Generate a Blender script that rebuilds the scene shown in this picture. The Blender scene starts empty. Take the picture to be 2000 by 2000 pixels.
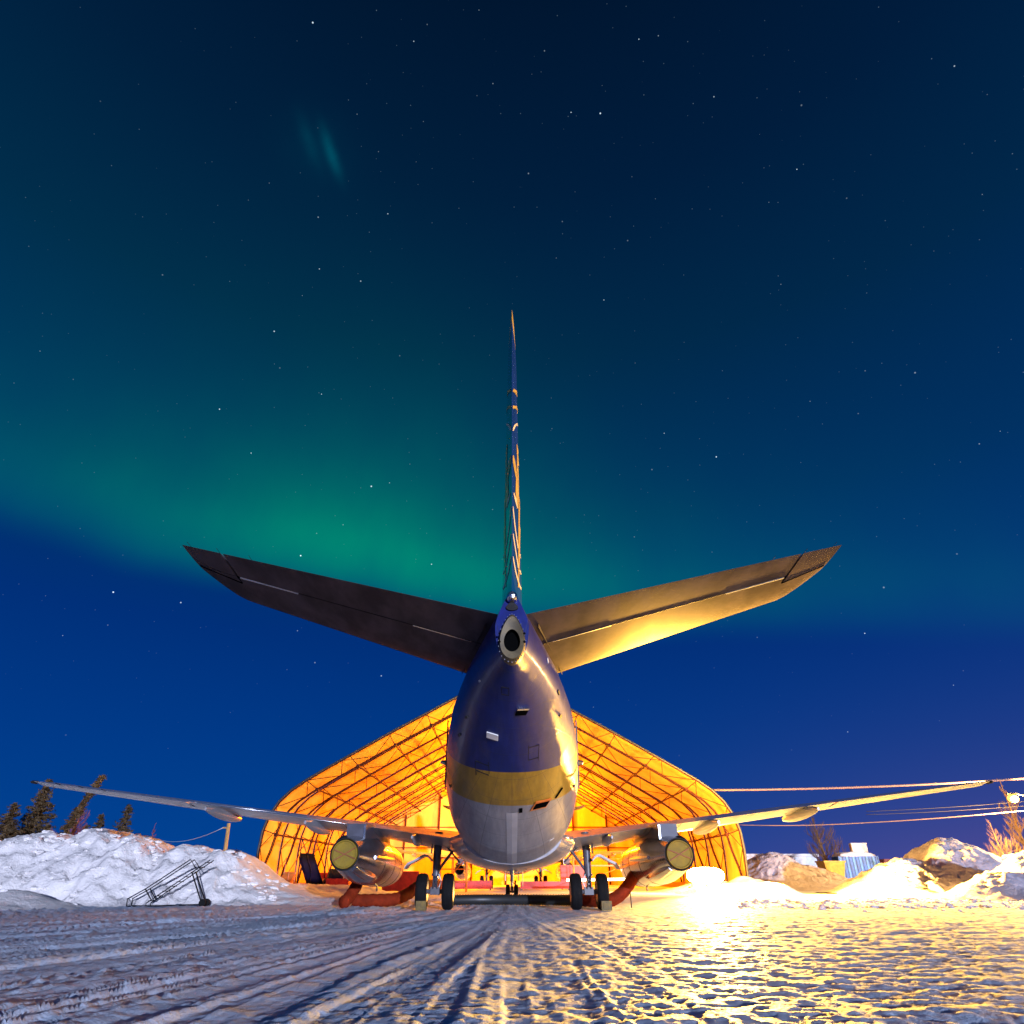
import bpy, math, random
import numpy as np
from mathutils import Vector, Matrix
from mathutils.bvhtree import BVHTree

S = bpy.context.scene
COL = S.collection
R = math.radians
random.seed(7)

# ------------------------------------------------------------------ camera
F, PITCH, CAMH, CX = 1250.0, R(29.69), 0.92, 998.0
cam_d = bpy.data.cameras.new('camera')
cam_d.sensor_width = 36; cam_d.lens = F / 2000 * 36; cam_d.clip_end = 6000
cam = bpy.data.objects.new('camera', cam_d); COL.objects.link(cam)
cam.location = (0, 0, CAMH); cam.rotation_euler = (math.pi / 2 + PITCH, 0, 0)
S.camera = cam

# ------------------------------------------------------------------ exposure
S.view_settings.view_transform = 'Standard'; S.view_settings.look = 'None'
S.view_settings.exposure = 0.0; S.view_settings.gamma = 1.0
S.view_settings.use_curve_mapping = False
S.render.engine = 'CYCLES'
S.cycles.use_denoising = True
S.cycles.sample_clamp_indirect = 6.0
S.cycles.max_bounces = 8

# ------------------------------------------------------------------ node helpers
class NT:
    def __init__(s, tree): s.t = tree; s.n = tree.nodes; s.l = tree.links
    def node(s, kind, **kw):
        n = s.n.new(kind)
        for k, v in kw.items(): setattr(n, k, v)
        return n
    def put(s, sock, v):
        if hasattr(v, 'is_output'): s.l.new(v, sock)
        elif v is not None: sock.default_value = v
    def m(s, op, a, b=None, c=None, clamp=False):
        n = s.n.new('ShaderNodeMath'); n.operation = op; n.use_clamp = clamp
        s.put(n.inputs[0], a)
        if b is not None: s.put(n.inputs[1], b)
        if c is not None: s.put(n.inputs[2], c)
        return n.outputs[0]
    def smooth(s, v, a, b):
        n = s.n.new('ShaderNodeMapRange'); n.interpolation_type = 'SMOOTHSTEP'
        s.put(n.inputs[0], v); s.put(n.inputs[1], a); s.put(n.inputs[2], b)
        n.inputs[3].default_value = 0; n.inputs[4].default_value = 1
        return n.outputs[0]
    def gauss(s, v, c, w):
        d = s.m('DIVIDE', s.m('SUBTRACT', v, c), w)
        return s.m('EXPONENT', s.m('MULTIPLY', s.m('MULTIPLY', d, d), -1.0))
    def mix(s, f, a, b, mode='MIX'):
        n = s.n.new('ShaderNodeMixRGB'); n.blend_type = mode
        s.put(n.inputs[0], f); s.put(n.inputs[1], a); s.put(n.inputs[2], b)
        return n.outputs[0]
    def ramp(s, v, stops, interp='LINEAR'):
        n = s.n.new('ShaderNodeValToRGB'); cr = n.color_ramp; cr.interpolation = interp
        while len(cr.elements) < len(stops): cr.elements.new(0.5)
        for e, (p, c) in zip(cr.elements, stops): e.position = p; e.color = (*c, 1)
        s.put(n.inputs[0], v); return n.outputs[0]
    def noise(s, vec, scale, detail=4, rough=0.55, dist=0.0):
        n = s.n.new('ShaderNodeTexNoise'); n.inputs['Scale'].default_value = scale
        n.inputs['Detail'].default_value = detail; n.inputs['Roughness'].default_value = rough
        n.inputs['Distortion'].default_value = dist
        if vec is not None: s.put(n.inputs['Vector'], vec)
        return n.outputs[0]
    def mapping(s, vec, scale=(1, 1, 1), rot=(0, 0, 0)):
        n = s.n.new('ShaderNodeMapping'); n.inputs['Scale'].default_value = scale
        n.inputs['Rotation'].default_value = rot; s.put(n.inputs[0], vec); return n.outputs[0]

# ------------------------------------------------------------------ world: night sky with aurora and stars
W = bpy.data.worlds.new('World'); S.world = W; W.use_nodes = True
w = NT(W.node_tree); w.n.clear()
d = w.node('ShaderNodeTexCoord').outputs['Generated']
sep = w.node('ShaderNodeSeparateXYZ'); w.put(sep.inputs[0], d)
X_, Y_, Z_ = sep.outputs
DEG = 57.29578
el = w.m('MULTIPLY', w.m('ARCSINE', Z_), DEG)
az = w.m('MULTIPLY', w.m('ARCTAN2', X_, Y_), DEG)
base = w.ramp(w.m('DIVIDE', el, 90.0, clamp=True), [
    (0.0, (0.0005, 0.058, 0.300)), (0.10, (0.0003, 0.042, 0.245)), (0.20, (0.0003, 0.028, 0.190)),
    (0.32, (0.0003, 0.027, 0.120)), (0.48, (0.0003, 0.020, 0.068)), (0.62, (0.0003, 0.012, 0.046)),
    (0.76, (0.0003, 0.008, 0.030)), (1.0, (0.0003, 0.007, 0.034))])
wn = w.noise(d, 2.2, 3, 0.5)
# aurora arc: sharp lower border, long fade upward
e0 = w.m('SUBTRACT', w.m('SUBTRACT', 21.0, w.m('MULTIPLY', az, 0.092)), w.m('MULTIPLY', w.m('MULTIPLY', az, az), 0.0009))
e0 = w.m('ADD', e0, w.m('MULTIPLY', w.m('SUBTRACT', wn, 0.5), 5.0))
rel = w.m('SUBTRACT', el, e0)
rise = w.smooth(rel, -2.6, 4.2)
fade = w.m('EXPONENT', w.m('MULTIPLY', w.m('MAXIMUM', rel, 0.0), -0.165))
azi = w.m('ADD', w.gauss(az, -13.0, 20.0), w.m('MULTIPLY', w.gauss(az, -10.0, 62.0), 0.36))
glow = w.m('MULTIPLY', w.m('MULTIPLY', rise, fade), azi)
glow = w.m('MULTIPLY', glow, w.m('ADD', 0.75, w.m('MULTIPLY', w.noise(w.mapping(d, (5, 5, 1.2)), 2.2, 4, 0.6), 0.5)))
aur = w.mix(1.0, (0.0, 0.205, 0.085, 1), (1, 1, 1, 1), 'MULTIPLY')
aur_s = w.node('ShaderNodeVectorMath', operation='SCALE'); w.put(aur_s.inputs[0], (0.0, 0.255, 0.095)); w.put(aur_s.inputs['Scale'], glow)
# dim teal veil above the arc
veil = w.m('MULTIPLY', w.m('MULTIPLY', w.gauss(el, 38.0, 17.0), w.gauss(az, -38.0, 45.0)), 0.5)
veil = w.m('MULTIPLY', veil, w.m('ADD', 0.5, wn))
veil_s = w.node('ShaderNodeVectorMath', operation='SCALE'); w.put(veil_s.inputs[0], (0.0, 0.010, 0.004)); w.put(veil_s.inputs['Scale'], veil)
# small faint detached aurora patch
pa = w.m('ADD', w.m('SUBTRACT', az, -25.6), w.m('MULTIPLY', w.m('SUBTRACT', el, 56.3), 1.15))
patch = w.m('ADD', w.m('MULTIPLY', w.gauss(pa, 0.0, 0.85), w.gauss(el, 56.3, 1.15)), w.m('MULTIPLY', w.m('MULTIPLY', w.gauss(pa, -2.9, 1.0), w.gauss(el, 56.4, 1.1)), 0.35))
patch = w.m('ADD', patch, w.m('MULTIPLY', w.m('MULTIPLY', w.gauss(az, -27.5, 4.5), w.gauss(el, 56.3, 2.2)), 0.12))
patch = w.m('MULTIPLY', patch, w.m('ADD', 0.35, w.noise(d, 30.0, 4, 0.6)))
patch_s = w.node('ShaderNodeVectorMath', operation='SCALE'); w.put(patch_s.inputs[0], (0.0, 0.055, 0.07)); w.put(patch_s.inputs['Scale'], patch)
# violet town glow low on the horizon beyond the lamps
tg = w.m('MULTIPLY', w.m('EXPONENT', w.m('MULTIPLY', w.m('MAXIMUM', el, 0.0), -0.24)), w.gauss(az, 46.0, 27.0))
tg_s = w.node('ShaderNodeVectorMath', operation='SCALE'); w.put(tg_s.inputs[0], (0.115, 0.022, 0.0)); w.put(tg_s.inputs['Scale'], tg)
# stars
vor = w.node('ShaderNodeTexVoronoi'); vor.inputs['Scale'].default_value = 42.0; w.put(vor.inputs['Vector'], d)
vs = w.node('ShaderNodeSeparateColor'); w.put(vs.inputs[0], vor.outputs['Color'])
rad = w.m('ADD', 0.028, w.m('MULTIPLY', w.m('POWER', vs.outputs[0], 3.0), 0.030))
core = w.m('SUBTRACT', 1.0, w.m('DIVIDE', vor.outputs['Distance'], rad), clamp=True)
star = w.m('MULTIPLY', w.m('POWER', core, 0.8), w.m('ADD', 0.26, w.m('MULTIPLY', w.m('POWER', vs.outputs[1], 4.0), 3.0)))
star = w.m('MULTIPLY', star, w.smooth(el, 4.0, 20.0))
star_s = w.node('ShaderNodeVectorMath', operation='SCALE'); w.put(star_s.inputs[0], (0.72, 0.9, 1.0)); w.put(star_s.inputs['Scale'], star)
vor2 = w.node('ShaderNodeTexVoronoi'); vor2.inputs['Scale'].default_value = 75.0; w.put(vor2.inputs['Vector'], d)
v2 = w.node('ShaderNodeSeparateColor'); w.put(v2.inputs[0], vor2.outputs['Color'])
faint = w.m('MULTIPLY', w.m('SUBTRACT', 1.0, w.m('DIVIDE', vor2.outputs['Distance'], 0.055), clamp=True), w.m('ADD', 0.05, w.m('MULTIPLY', v2.outputs[1], 0.22)))
faint = w.m('MULTIPLY', faint, w.smooth(el, 6.0, 24.0))
faint_s = w.node('ShaderNodeVectorMath', operation='SCALE'); w.put(faint_s.inputs[0], (0.6, 0.85, 1.0)); w.put(faint_s.inputs['Scale'], faint)
tot = w.mix(w.m('MULTIPLY', glow, 0.55, clamp=True), base, (0.0, 0.02, 0.03, 1))
for s_ in (aur_s, veil_s, patch_s, tg_s, star_s, faint_s): tot = w.mix(1.0, tot, s_.outputs[0], 'ADD')
bg = w.node('ShaderNodeBackground'); w.put(bg.inputs[0], tot); bg.inputs[1].default_value = 1.0
wo = w.node('ShaderNodeOutputWorld'); w.put(wo.inputs[0], bg.outputs[0])

# ------------------------------------------------------------------ low sun lamp added to whiten the left snow bank
sun_d = bpy.data.lights.new('bank_fill_sun', 'SUN'); sun_d.energy = 4.8; sun_d.angle = R(0.8); sun_d.color = (0.68, 0.75, 1.0)
sun = bpy.data.objects.new('bank_fill_sun', sun_d); COL.objects.link(sun)
FILL_EL, FILL_AZ = R(4.3), R(162)   # low, behind the photographer's right shoulder
sun.rotation_euler = (math.pi / 2 - FILL_EL, 0, math.pi - FILL_AZ)

# ------------------------------------------------------------------ geometry helpers
def at(px, py, Y):
    """world point seen at photograph pixel (px, py) at distance Y ahead of the camera"""
    c, s = math.cos(PITCH), math.sin(PITCH); v = (1000 - py) / F
    Z = Y * (s + v * c) / (c - v * s); dd = Y * c + Z * s
    return Vector(((px - CX) / F * dd, Y, Z + CAMH))
def ray(px, py):
    c, s = math.cos(PITCH), math.sin(PITCH); u = (px - CX) / F; v = (1000 - py) / F
    return Vector((u, c - v * s, s + v * c)).normalized()

class MB:
    def __init__(s): s.v = []; s.f = []
    def add(s, vs, fs):
        o = len(s.v); s.v += [tuple(p) for p in vs]; s.f += [tuple(i + o for i in f) for f in fs]; return s
    def box(s, c, size, rot=None, taper=1.0):
        hx, hy, hz = [a / 2 for a in size]; vs = []
        for z in (-1, 1):
            k = taper if z > 0 else 1
            for x, y in ((-1, -1), (1, -1), (1, 1), (-1, 1)):
                p = Vector((x * hx * k, y * hy * k, z * hz))
                if rot is not None: p = rot @ p
                vs.append(p + Vector(c))
        return s.add(vs, [(3, 2, 1, 0), (4, 5, 6, 7), (0, 1, 5, 4), (1, 2, 6, 5), (2, 3, 7, 6), (3, 0, 4, 7)])
    def ring(s, pts): o = len(s.v); s.v += [tuple(p) for p in pts]; return list(range(o, o + len(pts)))
    def loft(s, rings, cap0=True, cap1=True, closed=True):
        idx = [s.ring(r) for r in rings]; n = len(idx[0])
        for a, b in zip(idx, idx[1:]):
            for i in range(n if closed else n - 1):
                j = (i + 1) % n; s.f.append((a[i], a[j], b[j], b[i]))
        if cap0: s.f.append(tuple(reversed(idx[0])))
        if cap1: s.f.append(tuple(idx[-1]))
        return s
    def tube(s, path, r, n=8, cap=True):
        path = [Vector(p) for p in path]; rs = r if isinstance(r, (list, tuple)) else [r] * len(path)
        rings = []; up = None
        for i, p in enumerate(path):
            t = (path[min(i + 1, len(path) - 1)] - path[max(i - 1, 0)]).normalized()
            if up is None: up = Vector((0, 0, 1)) if abs(t.z) < 0.9 else Vector((1, 0, 0))
            a = t.cross(up)
            if a.length < 1e-4: a = t.cross(Vector((1, 0, 0)))
            a.normalize(); b = a.cross(t); up = b
            rings.append([p + (a * math.cos(2 * math.pi * k / n) + b * math.sin(2 * math.pi * k / n)) * rs[i] for k in range(n)])
        return s.loft(rings, cap, cap)
    def bar(s, a, b, r, n=4): return s.tube([a, b], r, n)
    def lathe(s, prof, origin, axis, n=24, cap=False):
        axis = Vector(axis).normalized(); up = Vector((0, 0, 1)) if abs(axis.z) < .9 else Vector((1, 0, 0))
        a = axis.cross(up).normalized(); b = a.cross(axis); o = Vector(origin)
        return s.loft([[o + axis * h + (a * math.cos(2 * math.pi * k / n) + b * math.sin(2 * math.pi * k / n)) * r for k in range(n)] for h, r in prof], cap, cap)
    def build(s, name, mat, parent=None, smooth=False, loc=None):
        me = bpy.data.meshes.new(name); me.from_pydata(s.v, [], s.f); me.update()
        if mat: me.materials.append(mat)
        o = bpy.data.objects.new(name, me); COL.objects.link(o)
        if parent is not None: o.parent = parent
        if loc is not None: o.location = loc
        if smooth:
            me.polygons.foreach_set('use_smooth', [True] * len(me.polygons))
            if smooth != 'all': me.set_sharp_from_angle(angle=R(35))
        return o

def tag(o, label, cat, group=None):
    o['label'] = label; o['category'] = cat
    if group: o['group'] = group
    return o
def struct(o, label=None, kind='structure'):
    o['kind'] = kind
    if label: o['label'] = label
    return o
def thing(name, label, cat, loc=(0, 0, 0), group=None, rz=0):
    o = bpy.data.objects.new(name, None); COL.objects.link(o); o.location = loc; o.rotation_euler = (0, 0, rz)
    o.empty_display_size = 0.3
    return tag(o, label, cat, group)
def copy_tree(o, parent=None, skip=()):
    c = o.copy(); COL.objects.link(c); c.parent = parent
    for ch in list(o.children):
        if ch.name.split('.')[0] not in skip: copy_tree(ch, c, skip)
    return c

# value noise
_rng = np.random.RandomState(3); _T = _rng.rand(256, 256)
def vnoise(x, y, seed=0):
    x = x + seed * 17.31; y = y + seed * 9.73
    xi = np.floor(x).astype(int); yi = np.floor(y).astype(int); fx = x - xi; fy = y - yi
    fx = fx * fx * (3 - 2 * fx); fy = fy * fy * (3 - 2 * fy)
    g = lambda a, b: _T[a % 256, b % 256]
    return (g(xi, yi) * (1 - fx) + g(xi + 1, yi) * fx) * (1 - fy) + (g(xi, yi + 1) * (1 - fx) + g(xi + 1, yi + 1) * fx) * fy
def fbm(x, y, oct=4, seed=0, gain=0.5):
    a = 1.0; t = 0; s = 0
    for i in range(oct): t = t + a * vnoise(x * 2 ** i, y * 2 ** i, seed + i * 3); s += a; a *= gain
    return t / s
def sstep(a, b, x): t = np.clip((x - a) / (b - a), 0, 1); return t * t * (3 - 2 * t)
def grid_mesh(name, Xg, Yg, Zg, mat, smooth=True):
    ny, nx = Xg.shape
    me = bpy.data.meshes.new(name)
    co = np.stack([Xg, Yg, Zg], -1).reshape(-1, 3).astype(np.float32)
    i = np.arange(ny * nx).reshape(ny, nx)
    q = np.stack([i[:-1, :-1], i[:-1, 1:], i[1:, 1:], i[1:, :-1]], -1).reshape(-1, 4).astype(np.int32)
    me.vertices.add(len(co)); me.vertices.foreach_set('co', co.ravel())
    me.loops.add(q.size); me.loops.foreach_set('vertex_index', q.ravel())
    me.polygons.add(len(q)); me.polygons.foreach_set('loop_start', np.arange(0, q.size, 4, dtype=np.int32))
    me.polygons.foreach_set('loop_total', np.full(len(q), 4, dtype=np.int32))
    me.polygons.foreach_set('use_smooth', np.full(len(q), smooth))
    me.update(calc_edges=True); me.materials.append(mat)
    o = bpy.data.objects.new(name, me); COL.objects.link(o); return o

# ------------------------------------------------------------------ materials
def mat(name, col, rough=0.5, metal=0.0, var=0.0, vscale=3.0, bump=0.0, bscale=20.0, coat=0.0, spec=None, stretch=(1, 1, 1)):
    m_ = bpy.data.materials.new(name); m_.use_nodes = True; t = NT(m_.node_tree)
    b = t.n['Principled BSDF']; b.inputs['Roughness'].default_value = rough; b.inputs['Metallic'].default_value = metal
    b.inputs['Coat Weight'].default_value = coat; b.inputs['Coat Roughness'].default_value = 0.08
    if spec is not None: b.inputs['Specular IOR Level'].default_value = spec
    tc = t.node('ShaderNodeTexCoord').outputs['Object']
    vec = t.mapping(tc, stretch) if stretch != (1, 1, 1) else tc
    if var:
        n = t.noise(vec, vscale, 5, 0.6)
        c = t.mix(t.smooth(n, 0.3, 0.7), tuple(a * (1 - var) for a in col) + (1,), tuple(min(1, a * (1 + var * 0.6)) for a in col) + (1,))
        t.put(b.inputs['Base Color'], c)
        t.put(b.inputs['Roughness'], t.m('ADD', rough - 0.08, t.m('MULTIPLY', n, 0.16)))
    else: b.inputs['Base Color'].default_value = (*col, 1)
    if bump:
        bn = t.node('ShaderNodeBump'); bn.inputs['Strength'].default_value = bump; bn.inputs['Distance'].default_value = 0.05
        t.put(bn.inputs['Height'], t.noise(vec, bscale, 5, 0.6)); t.put(b.inputs['Normal'], bn.outputs[0])
    return m_
def emit(name, col, strength):
    m_ = bpy.data.materials.new(name); m_.use_nodes = True; b = m_.node_tree.nodes['Principled BSDF']
    b.inputs['Base Color'].default_value = (*col, 1)
    b.inputs['Emission Color'].default_value = (*col, 1); b.inputs['Emission Strength'].default_value = strength
    return m_
def livery():
    m_ = bpy.data.materials.new('fuselage_paint'); m_.use_nodes = True; t = NT(m_.node_tree)
    b = t.n['Principled BSDF']; tc = t.node('ShaderNodeTexCoord').outputs['Object']
    sp = t.node('ShaderNodeSeparateXYZ'); t.put(sp.inputs[0], tc)
    x, y, z = sp.outputs
    wv = t.m('ADD', z, t.m('MULTIPLY', y, -0.405))
    n = t.noise(tc, 1.6, 6, 0.65)
    streak = t.noise(t.mapping(tc, (6, 0.5, 3)), 1.5, 5, 0.65)
    def c(col, v):
        return t.mix(t.smooth(streak, 0.35, 0.75), tuple(a * (1 - v) for a in col) + (1,), (*col, 1))
    blue = c((0.008, 0.018, 0.16), 0.3); gold = c((0.44, 0.25, 0.02), 0.3); white = c((0.34, 0.325, 0.345), 0.25)
    gm = t.smooth(wv, 5.862, 5.878); bm = t.smooth(wv, 6.962, 6.978)
    colr = t.mix(bm, t.mix(gm, white, gold), blue)
    # skin lap joints: thin darker lines round the body and along it
    fr = t.m('ABSOLUTE', t.m('SUBTRACT', t.m('FRACT', t.m('MULTIPLY', y, 1.05)), 0.5))
    ang = t.m('ARCTAN2', x, t.m('SUBTRACT', z, 3.4))
    fa = t.m('ABSOLUTE', t.m('SUBTRACT', t.m('FRACT', t.m('MULTIPLY', ang, 2.4)), 0.5))
    seam = t.m('MAXIMUM', t.m('SUBTRACT', 1.0, t.smooth(fr, 0.004, 0.012)), t.m('SUBTRACT', 1.0, t.smooth(fa, 0.006, 0.014)))
    colr = t.mix(t.m('MULTIPLY', seam, 0.5), colr, (0.02, 0.02, 0.03, 1))
    grime = t.smooth(t.noise(t.mapping(tc, (3, 0.9, 1)), 1.1, 6, 0.7), 0.52, 0.78)
    colr = t.mix(t.m('MULTIPLY', grime, 0.32), colr, (0.09, 0.07, 0.07, 1))
    t.put(b.inputs['Base Color'], colr)
    t.put(b.inputs['Roughness'], t.m('ADD', 0.24, t.m('MULTIPLY', n, 0.26)))
    b.inputs['Coat Weight'].default_value = 0.12; b.inputs['Coat Roughness'].default_value = 0.13; b.inputs['Specular IOR Level'].default_value = 0.14
    bn = t.node('ShaderNodeBump'); bn.inputs['Strength'].default_value = 0.16; bn.inputs['Distance'].default_value = 0.03
    t.put(bn.inputs['Height'], t.m('ADD', t.noise(tc, 2.4, 3, 0.5), t.m('MULTIPLY', seam, -0.25)))
    t.put(b.inputs['Normal'], bn.outputs[0]); t.put(b.inputs['Coat Normal'], bn.outputs[0])
    return m_
def snow_mat(name, scale=1.0, stretch=(1, 1, 1), bump=0.6, col=(0.80, 0.82, 0.86), dirt=0.0):
    m_ = bpy.data.materials.new(name); m_.use_nodes = True; t = NT(m_.node_tree)
    b = t.n['Principled BSDF']; tc = t.node('ShaderNodeTexCoord').outputs['Object']
    vec = t.mapping(tc, stretch)
    n1 = t.noise(vec, 9.0 * scale, 8, 0.68); n2 = t.noise(vec, 38.0 * scale, 4, 0.6); n3 = t.noise(tc, 0.8, 4, 0.6)
    c = t.mix(t.smooth(n3, 0.3, 0.75), tuple(a * 0.86 for a in col) + (1,), (*col, 1))
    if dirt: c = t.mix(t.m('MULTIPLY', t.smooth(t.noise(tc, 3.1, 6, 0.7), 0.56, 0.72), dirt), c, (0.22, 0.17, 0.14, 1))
    t.put(b.inputs['Base Color'], c)
    t.put(b.inputs['Roughness'], t.m('ADD', 0.42, t.m('MULTIPLY', n1, 0.4)))
    b.inputs['Specular IOR Level'].default_value = 0.05
    bn = t.node('ShaderNodeBump'); bn.inputs['Strength'].default_value = bump; bn.inputs['Distance'].default_value = 0.06 / scale
    t.put(bn.inputs['Height'], t.m('ADD', n1, t.m('MULTIPLY', n2, 0.35))); t.put(b.inputs['Normal'], bn.outputs[0])
    return m_
def fabric_mat():
    m_ = bpy.data.materials.new('hangar_fabric'); m_.use_nodes = True; t = NT(m_.node_tree); t.n.clear()
    tc = t.node('ShaderNodeTexCoord').outputs['Object']
    n = t.noise(t.mapping(tc, (1, 0.6, 0.35)), 0.7, 6, 0.65)
    c = t.mix(t.smooth(n, 0.3, 0.75), (0.60, 0.35, 0.06, 1), (0.82, 0.53, 0.095, 1))
    a = t.node('ShaderNodeBsdfDiffuse'); t.put(a.inputs[0], c); bb = t.node('ShaderNodeBsdfTranslucent'); t.put(bb.inputs[0], c)
    mx = t.node('ShaderNodeMixShader'); mx.inputs[0].default_value = 0.08
    t.put(mx.inputs[1], a.outputs[0]); t.put(mx.inputs[2], bb.outputs[0])
    o = t.node('ShaderNodeOutputMaterial'); t.put(o.inputs[0], mx.outputs[0]); return m_

M = {}
M['livery'] = livery()
M['blue'] = mat('blue_paint', (0.014, 0.045, 0.30), 0.22, var=0.2, vscale=2, coat=0.6, bump=0.06, bscale=3)
M['gold'] = mat('gold_paint', (0.62, 0.42, 0.06), 0.3, var=0.15)
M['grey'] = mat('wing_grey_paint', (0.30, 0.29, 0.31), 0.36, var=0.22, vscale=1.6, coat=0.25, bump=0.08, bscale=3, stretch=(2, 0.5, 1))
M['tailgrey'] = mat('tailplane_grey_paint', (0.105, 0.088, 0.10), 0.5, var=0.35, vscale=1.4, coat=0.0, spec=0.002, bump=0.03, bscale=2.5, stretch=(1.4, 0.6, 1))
M['pylon'] = mat('pylon_dark_grey', (0.05, 0.05, 0.075), 0.5, var=0.3)
M['ladder'] = mat('black_ladder_paint', (0.008, 0.008, 0.01), 0.8, spec=0.1)
M['bare'] = mat('bare_metal', (0.62, 0.62, 0.64), 0.24, metal=1.0, var=0.15, vscale=2.5, bump=0.08, bscale=3)
M['nac'] = mat('nacelle_skin', (0.30, 0.30, 0.34), 0.16, metal=0.9, var=0.22, vscale=2.2, bump=0.1, bscale=2.5)
M['soot'] = mat('sooty_metal', (0.018, 0.017, 0.019), 0.6, metal=0.0, spec=0.15, var=0.4)
M['black'] = mat('black_void', (0.003, 0.003, 0.003), 1.0, spec=0.0)
M['cover'] = mat('yellow_cover_fabric', (0.24, 0.155, 0.003), 0.7, var=0.2, vscale=5, bump=0.3, bscale=7)
M['rubber'] = mat('tyre_rubber', (0.008, 0.008, 0.009), 0.8, spec=0.15, var=0.3, vscale=9, bump=0.2, bscale=30)
M['gear'] = mat('gear_grey', (0.075, 0.07, 0.085), 0.4, var=0.25, vscale=6)
M['chrome'] = mat('oleo_chrome', (0.8, 0.8, 0.8), 0.1, metal=1)
M['hub'] = mat('wheel_hub', (0.35, 0.30, 0.22), 0.35, metal=0.5)
M['steel'] = mat('truss_steel', (0.055, 0.014, 0.008), 0.8, var=0.3, spec=0.08)
M['dsteel'] = mat('dark_steel', (0.03, 0.032, 0.036), 0.5, var=0.3)
M['fabric'] = fabric_mat()
M['snow'] = snow_mat('packed_snow', 1.0, (1, 1, 1), 0.6, (0.68, 0.77, 0.92))
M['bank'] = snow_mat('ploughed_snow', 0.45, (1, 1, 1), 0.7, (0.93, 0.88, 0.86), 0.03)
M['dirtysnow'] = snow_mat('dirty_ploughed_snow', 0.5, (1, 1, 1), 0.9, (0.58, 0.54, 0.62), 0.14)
M['duct'] = mat('orange_duct_fabric', (0.20, 0.022, 0.006), 0.8, spec=0.1, var=0.3, vscale=4, bump=0.5, bscale=9)
M['hose'] = mat('black_hose', (0.02, 0.02, 0.02), 0.45)
M['chock'] = mat('yellow_chock', (0.16, 0.10, 0.012), 0.6, var=0.4, vscale=9)
M['wood'] = mat('pole_wood', (0.36, 0.23, 0.08), 0.8, var=0.3, vscale=6, stretch=(4, 4, 0.5))
M['bark'] = mat('bark', (0.16, 0.10, 0.055), 0.85, var=0.4, vscale=7)
M['twig'] = mat('bare_twig', (0.16, 0.09, 0.035), 0.8, var=0.3)
M['redtwig'] = mat('red_twig', (0.26, 0.06, 0.05), 0.8, var=0.3)
M['needle'] = mat('spruce_needles', (0.085, 0.05, 0.016), 0.7, var=0.45, vscale=2)
M['red'] = mat('red_paint', (0.40, 0.025, 0.018), 0.4, var=0.3)
M['orange'] = mat('orange_paint', (0.60, 0.14, 0.02), 0.45, var=0.25)
M['violet'] = mat('dark_blue_stair_paint', (0.006, 0.004, 0.022), 0.7, spec=0.1, var=0.25)
M['cont'] = mat('container_blue', (0.02, 0.13, 0.42), 0.45, var=0.35, vscale=2)
M['contw'] = mat('container_pale_blue', (0.13, 0.38, 0.68), 0.5, var=0.3, vscale=3)
M['yellow'] = mat('yellow_paint', (0.70, 0.42, 0.03), 0.45, var=0.2)
M['rust'] = mat('rust_red_paint', (0.30, 0.07, 0.025), 0.6, var=0.35)
M['white'] = mat('white_siding', (0.72, 0.72, 0.70), 0.6, var=0.12)
M['cable'] = mat('cable_sheath', (0.20, 0.13, 0.13), 0.55, var=0.1)
M['lens'] = emit('glare_glow', (1.0, 0.72, 0.34), 120.0)  # overbright glow of the added glare capsule
M['globe'] = emit('sodium_globe', (1.0, 0.46, 0.05), 4.5)
M['tube'] = emit('fluorescent_tube', (1.0, 0.86, 0.55), 14.0)
M['bulb'] = emit('added_bay_bulb', (1.0, 0.5, 0.1), 30.0)

def point_light(name, loc, energy, color, radius, parent=None):
    l = bpy.data.lights.new(name, 'POINT'); l.energy = energy; l.color = color; l.shadow_soft_size = radius
    o = bpy.data.objects.new(name, l); COL.objects.link(o); o.location = loc
    if parent is not None: o.parent = parent
    return o

# ================================================================== GROUND
gm_ = MB(); gm_.add([(-3000, -400, -0.16), (3000, -400, -0.16), (3000, 5000, -0.16), (-3000, 5000, -0.16)], [(0, 1, 2, 3)])
struct(gm_.build('ground', M['snow']), 'flat snow-covered ground running out to the horizon')

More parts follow.
